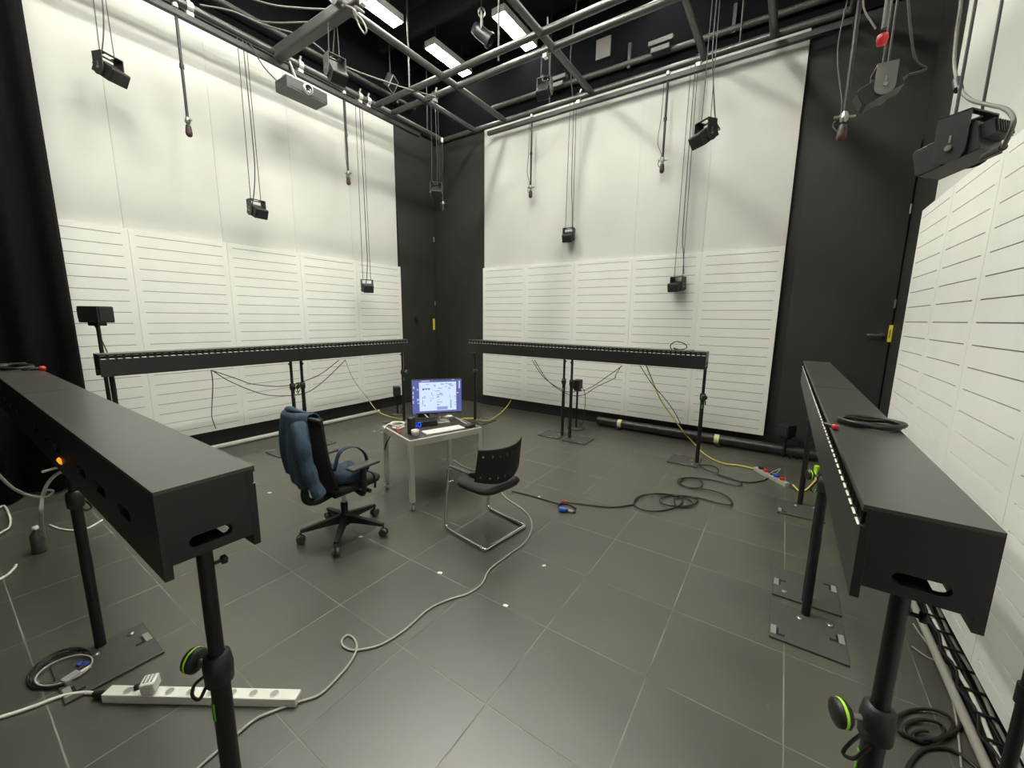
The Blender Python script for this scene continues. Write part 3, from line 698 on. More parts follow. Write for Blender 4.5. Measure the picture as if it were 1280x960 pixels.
cf = MB(); cf.bb(-0.02,-0.014,-0.012,0.02,0.03,0.08); cf.bb(0.014,0.02,-0.012,0.02,0.03,0.08); cf.bb(-0.02,0.02,-0.018,0.02,0.076,0.086); cf.cyl((-0.022,0.012,0.032),(0.022,0.012,0.032),0.007,n=8); fork_me = cf.mesh('fork', 'chrome')
for (x, y) in ((0.02,0.02),(LX-0.02,0.02),(0.02,LY-0.02),(LX-0.02,LY-0.02)):
    l = link('leg', leg_me, desk, 0.003, loc=(x,y,0)); c_ = link('caster', cast_me, l); link('fork', fork_me, l)
for (x0,x1,y0,y1) in ((0.04,LX-0.04,0,0.04),(0.04,LX-0.04,LY-0.04,LY),(0,0.04,0.04,LY-0.04),(LX-0.04,LX,0.04,LY-0.04)):
    b = MB(); b.bb(x0,x1,y0,y1,DZ-0.058,DZ); b.build('rail', 'alu', desk, 0.003)
MB().bb(0.018,LX-0.018,0.018,LY-0.018,DZ-0.012,DZ+0.002).build('tabletop', 'desk_top', desk, 0.001)
def dl(px, py, z): return fl(px, py, z)
ZD = DZ + 0.003
# monitor
mp = at(547, 527, 2, ZD+0.012); mp.z = ZD
mcen = at(552, 496.5, 1, mp.y-0.02)
myaw = math.atan2(-mcen.x, -mcen.y) * -1
myaw = math.atan2(mcen.y, mcen.x) - math.pi/2 + math.radians(6)
mon = thing('monitor', 'flat screen monitor showing a pale document window on the desk', 'monitor', mp, myaw)
depth = (mcen - Vector((0,0,CAM_H))).dot(FWD)
mw, mh = 62.5/FPX*depth*0.985, 42.0/FPX*depth
mz = mcen.z - mp.z
mo = 0.0
b = MB(); b.bb(-mw/2-0.004, mw/2+0.004, -0.012, 0.025, mz-mh/2-0.012, mz+mh/2+0.005); b.build('casing', 'rack_black', mon, 0.004)
scr = MB().bb(-mw/2, mw/2, -0.0135, -0.012, mz-mh/2, mz+mh/2).build('screen', 'screen_frame', mon)
def sq(u0, u1, v0, v1, m, y=-0.0142, nm='window'):
    x0, x1 = -mw/2+u0*mw, -mw/2+u1*mw; z1, z0 = mz+mh/2-v0*mh, mz+mh/2-v1*mh
    return ((x0,y,z0),(x1,y,z0),(x1,y,z1),(x0,y,z1))
b = MB(); b.quad(*sq(0.14,0.89,0.07,0.94,None)); b.build('document_window', 'screen_page', scr)
b = MB()
ink = [(0.57,0.64,0.12,0.15),(0.28,0.33,0.12,0.14),(0.66,0.72,0.11,0.13),(0.73,0.80,0.12,0.16),(0.76,0.83,0.17,0.20),(0.66,0.71,0.20,0.22),(0.44,0.47,0.15,0.20),(0.52,0.60,0.25,0.27),(0.45,0.56,0.33,0.35),(0.73,0.77,0.25,0.29),(0.49,0.62,0.44,0.465),(0.54,0.60,0.40,0.43),(0.49,0.54,0.50,0.54),(0.38,0.40,0.38,0.45),(0.40,0.43,0.46,0.48),(0.34,0.43,0.545,0.56),(0.36,0.38,0.60,0.65),(0.20,0.22,0.50,0.56),(0.24,0.26,0.48,0.56),(0.20,0.215,0.60,0.76),(0.23,0.26,0.75,0.79),(0.49,0.60,0.67,0.69),(0.50,0.53,0.61,0.62),(0.49,0.54,0.74,0.78),(0.765,0.79,0.62,0.88),(0.76,0.77,0.45,0.58),(0.86,0.88,0.50,0.55),(0.85,0.87,0.60,0.62),(0.86,0.89,0.69,0.71),(0.85,0.88,0.77,0.79)]
for q in ink: b.quad(*sq(*q, None, y=-0.0148))
b.quad(*sq(0.49,0.71,0.82,0.92,None,y=-0.0146)); b.build('document_lines', 'screen_ink', scr)['kind'] = 'stuff'
b = MB()
for q in ((0.205,0.25,0.255,0.28),(0.21,0.235,0.28,0.31),(0.265,0.30,0.255,0.28),(0.275,0.29,0.28,0.30),(0.315,0.355,0.255,0.28),(0.325,0.345,0.28,0.30),(0.2,0.36,0.25,0.262)): b.quad(*sq(*q, None, y=-0.0148))
b.build('document_heading', 'screen_ink_dark', scr)
b = MB()
for q in ((0.02,0.05,0.19,0.25),(0.095,0.12,0.26,0.30),(0.01,0.03,0.34,0.42),(0.01,0.03,0.46,0.54),(0.01,0.03,0.62,0.70),(0.095,0.13,0.56,0.62),(0.10,0.13,0.68,0.71),(0.90,0.94,0.40,0.43),(0.94,0.97,0.05,0.28),(0.18,0.35,0.02,0.045),(0.80,0.86,0.0,0.02)): b.quad(*sq(*q, None, y=-0.0142))
b.build('screen_icons', 'screen_icon', scr)
MB().bb(-mw/2+0.004, -mw/2+0.03, -0.014, -0.012, mz-mh/2-0.010, mz-mh/2-0.003).build('power_light', 'led_green', mon)
b = MB(); b.bb(-0.03, 0.03, 0.026, 0.045, 0.01, mz); b.build('neck', 'socket_grey', mon, 0.004)
b = MB(); b.bb(-0.12, 0.12, -0.05, 0.11, 0.0, 0.012); b.build('foot', 'socket_grey', mon, 0.004)
# keyboard
kp = [fl(x, y, ZD+0.01) for x, y in ((526,539),(532,543.5),(581,535),(575.6,530.6))]
kc = sum(kp, Vector())/4; kd = (kp[2]-kp[1]); kyaw = math.atan2(kd.y, kd.x)
kb = thing('keyboard', 'slim white keyboard lying in front of the monitor', 'keyboard', (kc.x, kc.y, ZD), kyaw)
kl = kd.length*0.98; kw = 0.115
MB().bb(-kl/2, kl/2, -kw/2, kw/2, 0.0, 0.012).build('case', 'paper', kb, 0.003)
b = MB()
for r_ in range(5):
    for c_ in range(15):
        x0 = -kl/2+0.008+c_*(kl-0.016)/15; y0 = -kw/2+0.008+r_*(kw-0.016)/5
        b.bb(x0+0.001, x0+(kl-0.016)/15-0.001, y0+0.001, y0+(kw-0.016)/5-0.001, 0.012, 0.0155)
o = b.build('keys', 'white_plastic', kb); o['kind'] = 'stuff'
# mug
mg = fl(519, 545.5, ZD); mg = Vector((mg.x, mg.y, ZD))
t = thing('mug', 'cream white rounded mug standing on the desk corner', 'mug', mg, 1.9); t.scale = (0.84,0.84,0.9)
MB().lathe([(0.0,0.0),(0.022,0.0),(0.034,0.018),(0.040,0.045),(0.040,0.066),(0.037,0.066),(0.036,0.045),(0.030,0.018),(0.0,0.008)], n=22).build('cup', 'mug_white', t)
MB().tube(cr([(0.038,0,0.055),(0.058,0,0.05),(0.06,0,0.03),(0.036,0,0.022)],5), 0.005, 6).build('handle', 'mug_white', t)
# black cylinder
cy_ = fl(511.5, 543, ZD)
t = thing('smart_speaker', 'black cylinder shaped speaker standing behind the mug', 'speaker', (cy_.x, cy_.y+0.03, ZD))
MB().lathe([(0.0,0.0),(0.036,0.0),(0.038,0.01),(0.038,0.145),(0.034,0.152),(0.0,0.152)], n=22).build('body', 'speaker_black', t)
MB().lathe([(0.030,0.1525),(0.031,0.154),(0.0,0.154)], n=22).build('top_ring', 'caster_grey', t)
# box with blue display
bp = [fl(x, y, ZD) for x, y in ((516,535),(547,532))]
bd = bp[1]-bp[0]; byaw = math.atan2(bd.y, bd.x)
t = thing('desktop_device', 'black desktop box with glowing blue digits beside the cylinder', 'device', (*((bp[0]+bp[1])/2).xy, ZD), byaw)
bl = bd.length
MB().bb(-bl/2, bl/2, 0.0, 0.15, 0.0, 0.052).build('case', 'rack_black', t, 0.004)
b = MB()
def seg7(b, x, z, w, h, on, y=-0.0015):
    s = 0.004
    S = {'a':(x,x+w,z+h-s,z+h),'d':(x,x+w,z,z+s),'g':(x,x+w,z+h/2-s/2,z+h/2+s/2),'f':(x,x+s,z+h/2,z+h),'b':(x+w-s,x+w,z+h/2,z+h),'e':(x,x+s,z,z+h/2),'c':(x+w-s,x+w,z,z+h/2)}
    for k in on: x0,x1,z0,z1 = S[k]; b.bb(x0,x1,y,0.0,z0,z1)
seg7(b, -bl/2+0.008, 0.008, 0.030, 0.040, 'afedcg'); seg7(b, -bl/2+0.048, 0.008, 0.030, 0.040, 'abcdef'); b.build('display_digits', 'led_blue', t)
# small items on the desk
mo_ = fl(588, 533.5, ZD); t = thing('mouse', 'dark computer mouse at the right edge of the desk', 'mouse', (mo_.x, mo_.y, ZD), dyaw)
b = MB(); b.grid([[(0.055*math.cos(a)*s, 0.03*math.sin(a)*s, z) for a in [2*PI*i/16 for i in range(16)]] for s, z in ((1,0.0),(1.02,0.008),(0.92,0.02),(0.6,0.031),(0.05,0.034))], closed=True); b.build('shell', 'speaker_black', t)
b = MB(); b.bb(0.02, 0.035, -0.004, 0.004, 0.028, 0.033); b.build('wheel', 'caster_grey', t)
hd = fl(529, 521, ZD); t = thing('hard_drive', 'small black box propped up left of the monitor foot', 'box', (hd.x, hd.y, ZD), byaw)
MB().bb(-0.06, 0.06, -0.03, 0.04, 0.0, 0.06).build('case', 'rack_black', t, 0.004)
MB().bb(-0.05, 0.05, -0.0305, -0.03, 0.05, 0.054).build('label_strip', 'caster_grey', t)
ck = [fl(x, y, ZD+0.008) for x, y in ((480,536),(484,531),(492,529),(503,527.5),(505,530),(495,532),(488,530),(493,527),(504,529),(502,533),(491,534),(498,536),(506,533))]
cable('desk_cable', ck, 0.007, 'white_cable', 'white cable bundled in loops on the left of the desk')
cable('desk_cable', [fl(482,534,ZD+0.006), fl(478,534,ZD), Vector(fl(475,538,0.62)), Vector(fl(474,540,0.6)), Vector(fl(479,541,0.56))], 0.005, 'white_cable', 'thin white cable hanging over the left edge of the desk')
cable('desk_cable', [fl(495,533,ZD+0.02), fl(497,538,ZD+0.01), fl(500,541,ZD+0.008), fl(498,535,ZD+0.02)], 0.003, 'red_plastic', 'short red cable end in the white loops on the desk')
cable('desk_cable', [fl(530,517,ZD+0.05), fl(536,523,ZD+0.03), fl(541,526,ZD+0.01), fl(546,524,ZD+0.02), fl(550,521,ZD+0.06)], 0.006, 'paper', 'white cable stub between the black box and the monitor foot')
cable('desk_cable', [fl(569,522,ZD+0.01), fl(573,524,ZD+0.008), fl(580,528,ZD+0.006), fl(586,531,ZD+0.006)], 0.005, 'white_cable', 'white cable lying from the monitor to the mouse')
cp0 = fl(561, 524, ZD)
t = thing('card_box', 'pale open packet of papers right of the monitor foot', 'papers', (cp0.x, cp0.y, ZD), dyaw+0.3)
MB().bb(-0.05, 0.05, -0.04, 0.04, 0.0, 0.03).build('packet', 'socket_grey', t, 0.003)
MB().box((0.0,0.0,0.036), (0.07,0.05,0.002), Rz(0.3)).build('sheet', 'paper', t)
cable('desk_cable', [lf+Vector((0.1,0.0,DZ-0.08)), lf+Vector((0.07,-0.02,0.5)), lf+Vector((0.05,-0.04,0.42)), lf+Vector((0.09,-0.05,0.5)), lf+Vector((0.13,-0.03,DZ-0.08))], 0.005, 'black_cable', 'black cable hanging in a loop under the left end of the desk')

# ------------------------------------------------------------------ office chair (faces local +y)
oc = thing('office_chair', 'black swivel office chair on five castors with a blue jacket over it', 'chair', (-2.725, 1.71, 0), math.radians(3))
star = MB()
for k in range(5):
    a = math.radians(24+72*k); d = Vector((math.cos(a), math.sin(a), 0))
    b = MB(); n = Vector((-d.y, d.x, 0))
    r0, r1 = 0.03, 0.315
    rows = []
    for r, hw, zb, zt in ((r0, 0.028, 0.10, 0.165), (0.12, 0.026, 0.10, 0.145), (r1, 0.018, 0.085, 0.108)):
        rows.append([d*r - n*hw + Vector((0,0,zb)), d*r + n*hw + Vector((0,0,zb)), d*r + n*hw*0.75 + Vector((0,0,zt)), d*r - n*hw*0.75 + Vector((0,0,zt))])
    b.grid(rows, closed=True, sm=False); b._add(rows[-1], [(0,1,2,3)], False)
    sp = b.build('spoke', 'chair_black', oc, 0.003)
    w_ = MB(); c0 = d*0.315
    for s_ in (-1, 1): w_.cyl(c0+n*s_*0.006+Vector((0,0,0.034)), c0+n*s_*0.026+Vector((0,0,0.034)), 0.034, 0.030, n=16)
    w_.cyl(c0+Vector((0,0,0.03)), c0+Vector((0,0,0.09)), 0.008, n=8)
    w_.build('caster', 'caster_grey', sp)
b = MB(); b.lathe([(0.0,0.08),(0.04,0.08),(0.042,0.16),(0.03,0.18),(0.027,0.18),(0.027,0.26),(0.0,0.26)], n=18); b.build('hub', 'chair_black', oc)
MB().cyl((0,0,0.24), (0,0,0.37), 0.016, n=14).build('gas_column', 'chrome', oc)
b = MB(); b.bb(-0.10, 0.10, -0.14, 0.14, 0.365, 0.405); b.bb(0.10, 0.19, 0.06, 0.08, 0.375, 0.39); b.cyl((0.19,0.07,0.382),(0.225,0.07,0.382),0.016,n=10); b.build('mechanism', 'chair_black', oc, 0.006)
def cushion(cx, cy, cz, lx, ly, lz, n=14, dish=0.0, e=0.35):
    rows = []
    prof = [(-1.0, 0.0), (-1.0, 0.6), (-0.7, 0.94), (-0.0, 1.0), (0.6, 0.97), (0.95, 0.88), (1.0, 0.6), (1.0, 0.0)]
    for zf, s in prof:
        row = []
        for i in range(28):
            a = 2*PI*i/28; c, sn = math.cos(a), math.sin(a)
            x = math.copysign(abs(c)**e, c)*lx/2*s; y = math.copysign(abs(sn)**e, sn)*ly/2*s
            row.append(Vector((cx+x, cy+y, cz+zf*lz/2 - dish*(1-(2*x/lx)**2)*(1 if zf > 0 else 0))))
        rows.append(row)
    return MB().grid(rows, closed=True)
cushion(0, 0.03, 0.44, 0.42, 0.40, 0.07, dish=0.012).build('seat', 'chair_fabric', oc)
# backrest: curved mesh panel leaning back; bottom at z 0.47, top at 1.0
def back_pt(u, v):       # u -1..1 across, v 0..1 up
    wd = 0.20 + 0.02*math.sin(v*PI) - 0.012*v
    y = -0.215 - 0.085*v - 0.03*math.sin(v*PI) + 0.045*u*u
    return Vector((u*wd, y, 0.47+0.545*v))
rows = [[back_pt(-1+2*i/12, j/12) for i in range(13)] for j in range(13)]
rear = [[p+Vector((0,-0.045*(1-abs(-1+2*i/12)**4*0.6),0)) for i, p in enumerate(r)] for r in rows]
b = MB(); b.grid(rows); b.grid([list(reversed(r)) for r in rear])
edge = [rows[0][i] for i in range(13)]+[rows[j][12] for j in range(1,13)]+[rows[12][i] for i in range(11,-1,-1)]+[rows[j][0] for j in range(11,0,-1)]
edr = [rear[0][i] for i in range(13)]+[rear[j][12] for j in range(1,13)]+[rear[12][i] for i in range(11,-1,-1)]+[rear[j][0] for j in range(11,0,-1)]
b.grid([edge, edr], closed=True); b.build('backrest', 'mesh_black', oc)
b = MB(); b.tube(cr([(0,-0.08,0.375),(0,-0.22,0.36),(0,-0.30,0.40),(0,-0.31,0.52),(0,-0.325,0.66)],6), [0.03]*8+[0.028]*8+[0.024]*9, 10); b.build('back_support', 'chair_black', oc)
b = MB(); b.tube(cr([(-0.21,-0.285,1.0),(-0.1,-0.33,1.02),(0.1,-0.33,1.02),(0.21,-0.285,1.0)],5), 0.016, 8); b.build('top_rail', 'chair_black', oc)
b = MB(); b.grid([[Vector((0.10*math.copysign(abs(math.cos(a))**0.5, math.cos(a))*s, -0.27+0.03*s2, 0.935+0.06*math.copysign(abs(math.sin(a))**0.5, math.sin(a))*s)) for a in [2*PI*i/20 for i in range(20)]] for s, s2 in ((0.1,2.0),(0.8,1.9),(1.0,1.0),(1.0,0.0))], closed=True); b.build('headrest_pad', 'chair_fabric', oc)
for sx in (-1, 1):
    b = MB(); b.tube(cr([(sx*0.11,0.02,0.39),(sx*0.22,0.0,0.385),(sx*0.245,0.0,0.42),(sx*0.245,0.0,0.60)],5), [0.018]*11+[0.022]*5, 10); arm = b.build('arm_post', 'chair_black', oc)
    b = MB(); b.bb(sx*0.245-0.042, sx*0.245+0.042, -0.12, 0.13, 0.60, 0.625); b.build('armrest', 'caster_grey', arm, 0.012, 3)
# jacket over the backrest
def jacket():
    t = thing('jacket', 'blue denim jacket draped over the back of the office chair', 'jacket', oc.location, oc.rotation_euler.z)
    def sheet(u0, u1, v0, v1, nu, nv, fn, nm, th=0.012):
        rows = [[fn(u0+(u1-u0)*i/nu, v0+(v1-v0)*j/nv) for i in range(nu+1)] for j in range(nv+1)]
        o = MB().grid(rows).build(nm, 'denim', t); subsurf(o, 1, th); return o
    def cloth(u, v):         # v: -0.25 (inside) .. 1 (hem) ; u -1..1
        if v < 0.0:
            q = back_pt(u*0.92, 1.0); return q + Vector((0, 0.02+0.03*math.sin(-v*6), 0.03+0.46*v))
        if v < 0.06:
            k = v/0.06; q = back_pt(u*0.95, 1.0); return q + Vector((0, 0.02-0.088*k, 0.03+0.012*math.sin(k*PI)))
        k = (v-0.06)/0.94
        q = back_pt(u*0.97, 1.0-0.80*k)
        fold = 0.018*math.sin(u*5.1+1.3*k)*min(1, k*3) + 0.012*math.sin(u*11+2+3*k)*k
        flare = 1.0+0.16*k*(1.0 if u < 0 else 0.4)
        hem = -0.03*math.sin(u*2.2+0.6)*k - 0.05*k
        return Vector((q.x*flare-0.02*k, q.y-0.068-0.02*k-fold*0.8, q.z+0.03*(1-k)+hem))
    sheet(-0.8, 0.8, -0.25, 1.0, 22, 26, cloth, 'jacket_body')
    # sleeve hanging down at the right side of the rear face
    pth = cr([(0.10,-0.37,0.985),(0.165,-0.40,0.89),(0.185,-0.395,0.76),(0.215,-0.375,0.62),(0.255,-0.355,0.515)],6)
    b = MB(); rr = [0.040+0.012*math.sin(i*0.9)*0.35+0.010*(1-i/len(pth)) for i in range(len(pth))]
    b.tube(pth, rr, 12); b.build('sleeve', 'denim', t)
    b = MB(); b.tube(cr([(-0.15,-0.30,1.045),(0,-0.335,1.06),(0.13,-0.30,1.045)],6), [0.018+0.008*math.sin(i*0.5) for i in range(13)], 10); b.build('collar', 'denim', t)
    return t
jacket()
# blue bag on the seat
bg = thing('shoulder_bag', 'blue bag with loop strap lying on the office chair seat', 'bag', oc.location, oc.rotation_euler.z)
rows = []
for zf, s in ((0.0,0.82),(0.25,1.0),(0.6,0.95),(0.85,0.75),(1.0,0.3)):
    rows.append([Vector((0.06+0.15*s*math.cos(a)*(1+0.06*math.sin(3*a+zf*3)), -0.03+0.13*s*math.sin(a)*(1+0.07*math.cos(2*a+1)), 0.477+0.115*zf+0.012*math.sin(4*a)*zf)) for a in [2*PI*i/24 for i in range(24)]])
b = MB(); b.grid(rows, closed=True); b._add(rows[-1], [tuple(range(24))], True); b.build('bag_body', 'bag_blue', bg)
def strap(pts, wd, nm, k=6):
    P = cr(pts, k); rows = []
    for i, p in enumerate(P):
        rows.append([p+Vector((wd/2,0,0.0)), p+Vector((-wd/2,0,0.0))])
    o = MB().grid(rows).build(nm, 'bag_blue', bg); m_ = o.modifiers.new('solid','SOLIDIFY'); m_.thickness = 0.006; return o
strap([(0.14,-0.16,0.60),(0.16,-0.12,0.73),(0.17,-0.02,0.745),(0.185,0.06,0.68),(0.19,0.085,0.575),(0.18,0.07,0.53)], 0.035, 'strap')
strap([(0.19,0.06,0.54),(0.215,0.11,0.50),(0.222,0.12,0.43),(0.222,0.115,0.39)], 0.02, 'strap')

# ------------------------------------------------------------------ cantilever visitor chair (world points, faces -x)
vc = thing('visitor_chair', 'black cantilever visitor chair with perforated back and chrome sled frame', 'chair', (-1.87, 2.4, 0))
vo = Vector((-1.87, 2.4, 0))
def V(x, y, z): return Vector((x, y, z)) - vo
A_, B_, C_, D_ = Vector((-2.12,2.205,0)), Vector((-1.665,2.135,0)), Vector((-1.605,2.60,0)), Vector((-2.045,2.675,0))   # front near, rear near, rear far, front far
def side_path(fr, rr_, sgn):
    d = (rr_-fr).normalized(); s = Vector((-d.y, d.x, 0))*sgn
    return d, s
R_ = 0.014
def inset(p, q, k): return p + (q-p).normalized()*k
ZT = 0.545
path = [Vector((*(A_+(B_-A_).normalized()*0.30).xy, ZT+0.005)), Vector((*(A_+(B_-A_).normalized()*0.10).xy, ZT+0.012)), Vector((*(A_+(B_-A_).normalized()*0.055).xy, ZT-0.02)), Vector((*(A_+(B_-A_).normalized()*0.035).xy, 0.40)),
        Vector((*(A_+(B_-A_).normalized()*0.0).xy, 0.08)), Vector((*inset(A_,B_,0.012).xy, 0.03)), Vector((*inset(A_,B_,0.06).xy, R_)),
        Vector((*inset(B_,A_,0.07).xy, R_)), Vector((*inset(B_,A_,0.02).xy, R_)), Vector((*inset(B_,C_,0.02).xy, R_)), Vector((*inset(B_,C_,0.07).xy, R_)),
        Vector((*inset(C_,B_,0.07).xy, R_)), Vector((*inset(C_,B_,0.02).xy, R_)), Vector((*inset(C_,D_,0.02).xy, R_)), Vector((*inset(C_,D_,0.07).xy, R_)),
        Vector((*inset(D_,C_,0.06).xy, R_)), Vector((*inset(D_,C_,0.012).xy, 0.03)), Vector((*D_.xy, 0.08)), Vector((*(D_+(C_-D_).normalized()*0.035).xy, 0.40)),
        Vector((*(D_+(C_-D_).normalized()*0.055).xy, ZT-0.02)), Vector((*(D_+(C_-D_).normalized()*0.10).xy, ZT+0.012)), Vector((*(D_+(C_-D_).normalized()*0.30).xy, ZT+0.005))]
b = MB(); b.tube([p-vo for p in cr(path, 5)], R_, 10); b.build('sled_frame', 'chrome', vc)
cen = (A_+B_+C_+D_)/4; fwd = ((A_-B_)+(D_-C_)).normalized(); lat = Vector((-fwd.y, fwd.x, 0))   # lat points to the near side?
yv = math.atan2(fwd.y, fwd.x)
seat_c = cen - vo + Vector((0.02, 0.0, 0))
b = cushion(0, 0, 0, 0.43, 0.42, 0.065, dish=0.01, e=0.5); 
me = b.mesh('seat', 'seat_grey'); me.transform(Matrix.Translation(seat_c+Vector((0,0,0.415))) @ Matrix.Rotation(yv, 4, 'Z') @ Matrix.Rotation(math.radians(3), 4, 'Y')); link('seat', me, vc)
for (p, q) in ((A_, B_), (D_, C_)):
    c0 = p+(q-p).normalized()*0.038; inn = (cen-c0); inn.z = 0; dd = (q-p).normalized(); n_ = Vector((-dd.y, dd.x, 0)); n_ = n_ if n_.dot(inn) > 0 else -n_
    b = MB(); b.cyl(Vector((*c0.xy,0.405))-vo, Vector((*(c0+n_*0.05).xy,0.405))-vo, 0.014, n=12); b.build('seat_bolt', 'chrome', vc)
    b = MB(); a0 = p+dd*0.075; a1 = p+dd*0.29
    b.prism([Vector((*(a0+n_*s).xy, ZT+z))-vo for s, z in ((-0.022,0.012),(0.022,0.012),(0.022,0.026),(-0.022,0.026))], (a1-a0)); b.build('armrest', 'caster_grey', vc, 0.006)
# perforated back panel: curved, in local frame fwd / lat
def vb(u, v):     # u -1..1 across, v 0..1 up
    wd = 0.232 + 0.01*(1-v)
    p = cen - fwd*(0.205 + 0.035*v - 0.075*u*u + 0.0) + lat*(u*wd)
    zz = 0.465 + 0.285*v + 0.012*u*u*v + 0.05*u*u*(1-v)
    return Vector((p.x, p.y, zz)) - vo
NU, NV = 43, 21
hole_u = [3+6*k for k in range(7)]
rows = [[vb(-1+2*i/NU, j/NV) for i in range(NU+1)] for j in range(NV+1)]
b = MB(); vs = [p for r in rows for p in r]; fs = []
for j in range(NV):
    for i in range(NU):
        if j in (3, 16) and i in hole_u: continue
        fs.append((j*(NU+1)+i, j*(NU+1)+i+1, (j+1)*(NU+1)+i+1, (j+1)*(NU+1)+i))
b._add(vs, fs, True)
o = b.build('backrest', 'chair_black', vc); m_ = o.modifiers.new('solid','SOLIDIFY'); m_.thickness = 0.006; m_.offset = 0
for s_, p_, q_ in ((1, A_, B_), (-1, D_, C_)):
    dd = (q_-p_).normalized(); e0 = p_+dd*0.28; u_ = -0.9 if (vb(-0.9,0.25)+vo-e0).length < (vb(0.9,0.25)+vo-e0).length else 0.9
    b = MB(); b.tube([Vector((*e0.xy, ZT+0.005))-vo, vb(u_*0.9, 0.3)], [0.012, 0.014], 8); b.prism([Vector((*(p_+dd*0.26).xy, ZT-0.0))-vo, Vector((*(p_+dd*0.14).xy, ZT+0.0))-vo, vb(u_*0.92,0.05)+fwd*0.03, vb(u_*0.92,0.3)], Vector((0,0,0))+lat*0.008); b.build('back_bracket', 'chair_black', vc)

# ------------------------------------------------------------------ floor items
def flo(pts, r): return [fl(x, y, r) for x, y in pts]
# white power strip at the left foreground
s0, s1 = fl(133, 872, 0.0), fl(374, 878, 0.0)
s0 = Vector((-2.345, 0.272, 0)); s1 = Vector((-1.625, 0.745, 0)); sd = s1-s0; syaw = math.atan2(sd.y, sd.x); sl_ = sd.length
ps = thing('power_strip', 'long white power strip lying on the floor at left foreground', 'power strip', s0, syaw)
MB().bb(0, sl_, -0.026, 0.026, 0.0, 0.042).build('case', 'white_plastic', ps, 0.004)
for i in range(8):
    x = 0.10 + i*(sl_-0.16)/7.5
    if i == 1: continue
    b = MB(); b.lathe([(0.019,0.0425),(0.0185,0.0445),(0.016,0.0448)], (x,0,0), 18); so = b.build('socket', 'white_plastic', ps)
    b = MB(); b.lathe([(0.016,0.0436),(0.0,0.0432)], (x,0,0), 18); b.build('socket_well', 'socket_grey', so)
sw = MB(); sw.lathe([(0.013,0.042),(0.014,0.055),(0.0,0.058)], (0.13,0.012,0), 14); sw.build('switch', 'rack_black', ps)
b = MB(); b.cyl((-0.06,0,0.02), (0.0,0,0.02), 0.012, 0.018, n=12); b.build('cord_grip', 'rack_black', ps)
ad = fl(182, 862, 0.05)
t = thing('plug_adapter', 'white cube plug adapter sitting askew on the power strip', 'adapter', (*(s0+sd*0.235).xy, 0.046), syaw+0.3)
MB().box((0,0,0.032), (0.055,0.055,0.055), Rx(0.15)).build('case', 'white_plastic', t, 0.006)
b = MB()
for k in range(3): b.box(Rx(0.15) @ Vector((-0.014+0.014*k,0,0.0))+Vector((0,0,0.062)), (0.005,0.036,0.004), Rx(0.15))
b.build('slots', 'socket_grey', t)
cable('mains_cable', flo([(-30,906),(0,897),(40,884),(75,871),(105,866),(128,868)], 0.008), 0.008, 'white_cable', 'white power cord entering from the left edge to the power strip')
# long pale cable from the foreground to the chairs
cable('floor_cable', flo([(225,985),(250,958),(285,928),(318,900),(345,888),(375,877),(400,868),(424,845),(440,825),(446,810),(443,799),(435,794),(428,799),(428,806),(437,812),(452,812),(478,805),(508,786),(535,762),(560,750),(585,742),(602,730),(612,712),(635,694),(658,676),(665,655),(655,638),(632,622),(622,608)], 0.006), 0.0062, 'grey_cable', 'long pale cable curving over the floor from foreground loop to the visitor chair')
cable('floor_cable', flo([(567,575),(580,583),(600,590),(620,600)], 0.006), 0.005, 'grey_cable', 'thin pale cable under the desk leading to the chair')
# black cable with coils at the right of the chairs
cable('floor_cable', flo([(640,614),(665,620),(700,630),(706,628),(735,631),(765,634),(792,631)], 0.007), 0.0062, 'black_cable', 'black cable lying straight between the visitor chair and the coil')
coil = [(792,631),(795,623),(808,618),(835,618),(852,622),(850,631),(835,637),(815,639),(800,636),(793,630),(800,621),(820,617),(845,619),(870,623),(868,630),(850,633),(830,630),(825,624),(838,620),(856,622),(866,629),(860,634),(845,632),(846,620),(872,622),(895,628),(912,631),(915,627),(905,618),(885,612),(860,609),(848,604),(849,599),(860,597),(875,599),(877,608),(862,610),(850,603),(860,597),(890,600),(915,606),(926,607),(925,602),(905,595),(885,588),(874,582)]
cable('floor_cable', [fl(x, y, 0.008+0.006*(i % 3)) for i, (x, y) in enumerate(coil)], 0.0065, 'black_cable', 'black cable heaped in coils on the floor right of centre', k=5)
cable('floor_cable', flo([(874,581),(890,582),(898,587),(897,593),(910,598),(935,603),(955,600),(970,592)], 0.007), 0.006, 'black_cable', 'thin black cable from the far stand foot to the aluminium strip')
# blue connector
bcn = fl(703, 640, 0.0)
t = thing('cable_connector', 'blue round mains connector lying on the dark floor', 'connector', (bcn.x, bcn.y, 0), 0.4)
MB().cyl((-0.03,0,0.024), (0.03,0,0.024), 0.024, n=16).build('shell', 'blue_plastic', t, 0.003)
MB().cyl((0.03,0,0.024), (0.05,0,0.024), 0.016, n=12).build('sleeve', 'rack_black', t)
cable('cable_connector', flo([(703,640),(700,636),(698,632),(703,629),(712,631),(720,636)], 0.012), 0.008, 'black_cable', 'short black lead looping from the blue connector', n=6)
g0 = fl(712, 639, 0.012); t = thing('cable_plug', 'grey barrel plug lying right of the blue connector', 'plug', (g0.x, g0.y, 0), 0.2)
MB().cyl((-0.05,0,0.014), (0.03,0,0.014), 0.013, n=12).build('barrel', 'socket_grey', t); MB().cyl((0.03,0,0.014), (0.055,0,0.014), 0.010, n=12).build('tip', 'rack_black', t)
rd = fl(705, 629, 0.0); t = tag(MB().box((rd.x, rd.y, 0.016), (0.05,0.016,0.014), Rz(0.6)).build('cable_marker', 'red_plastic'), 'small red tag around the black cable near the blue connector', 'cable tag')
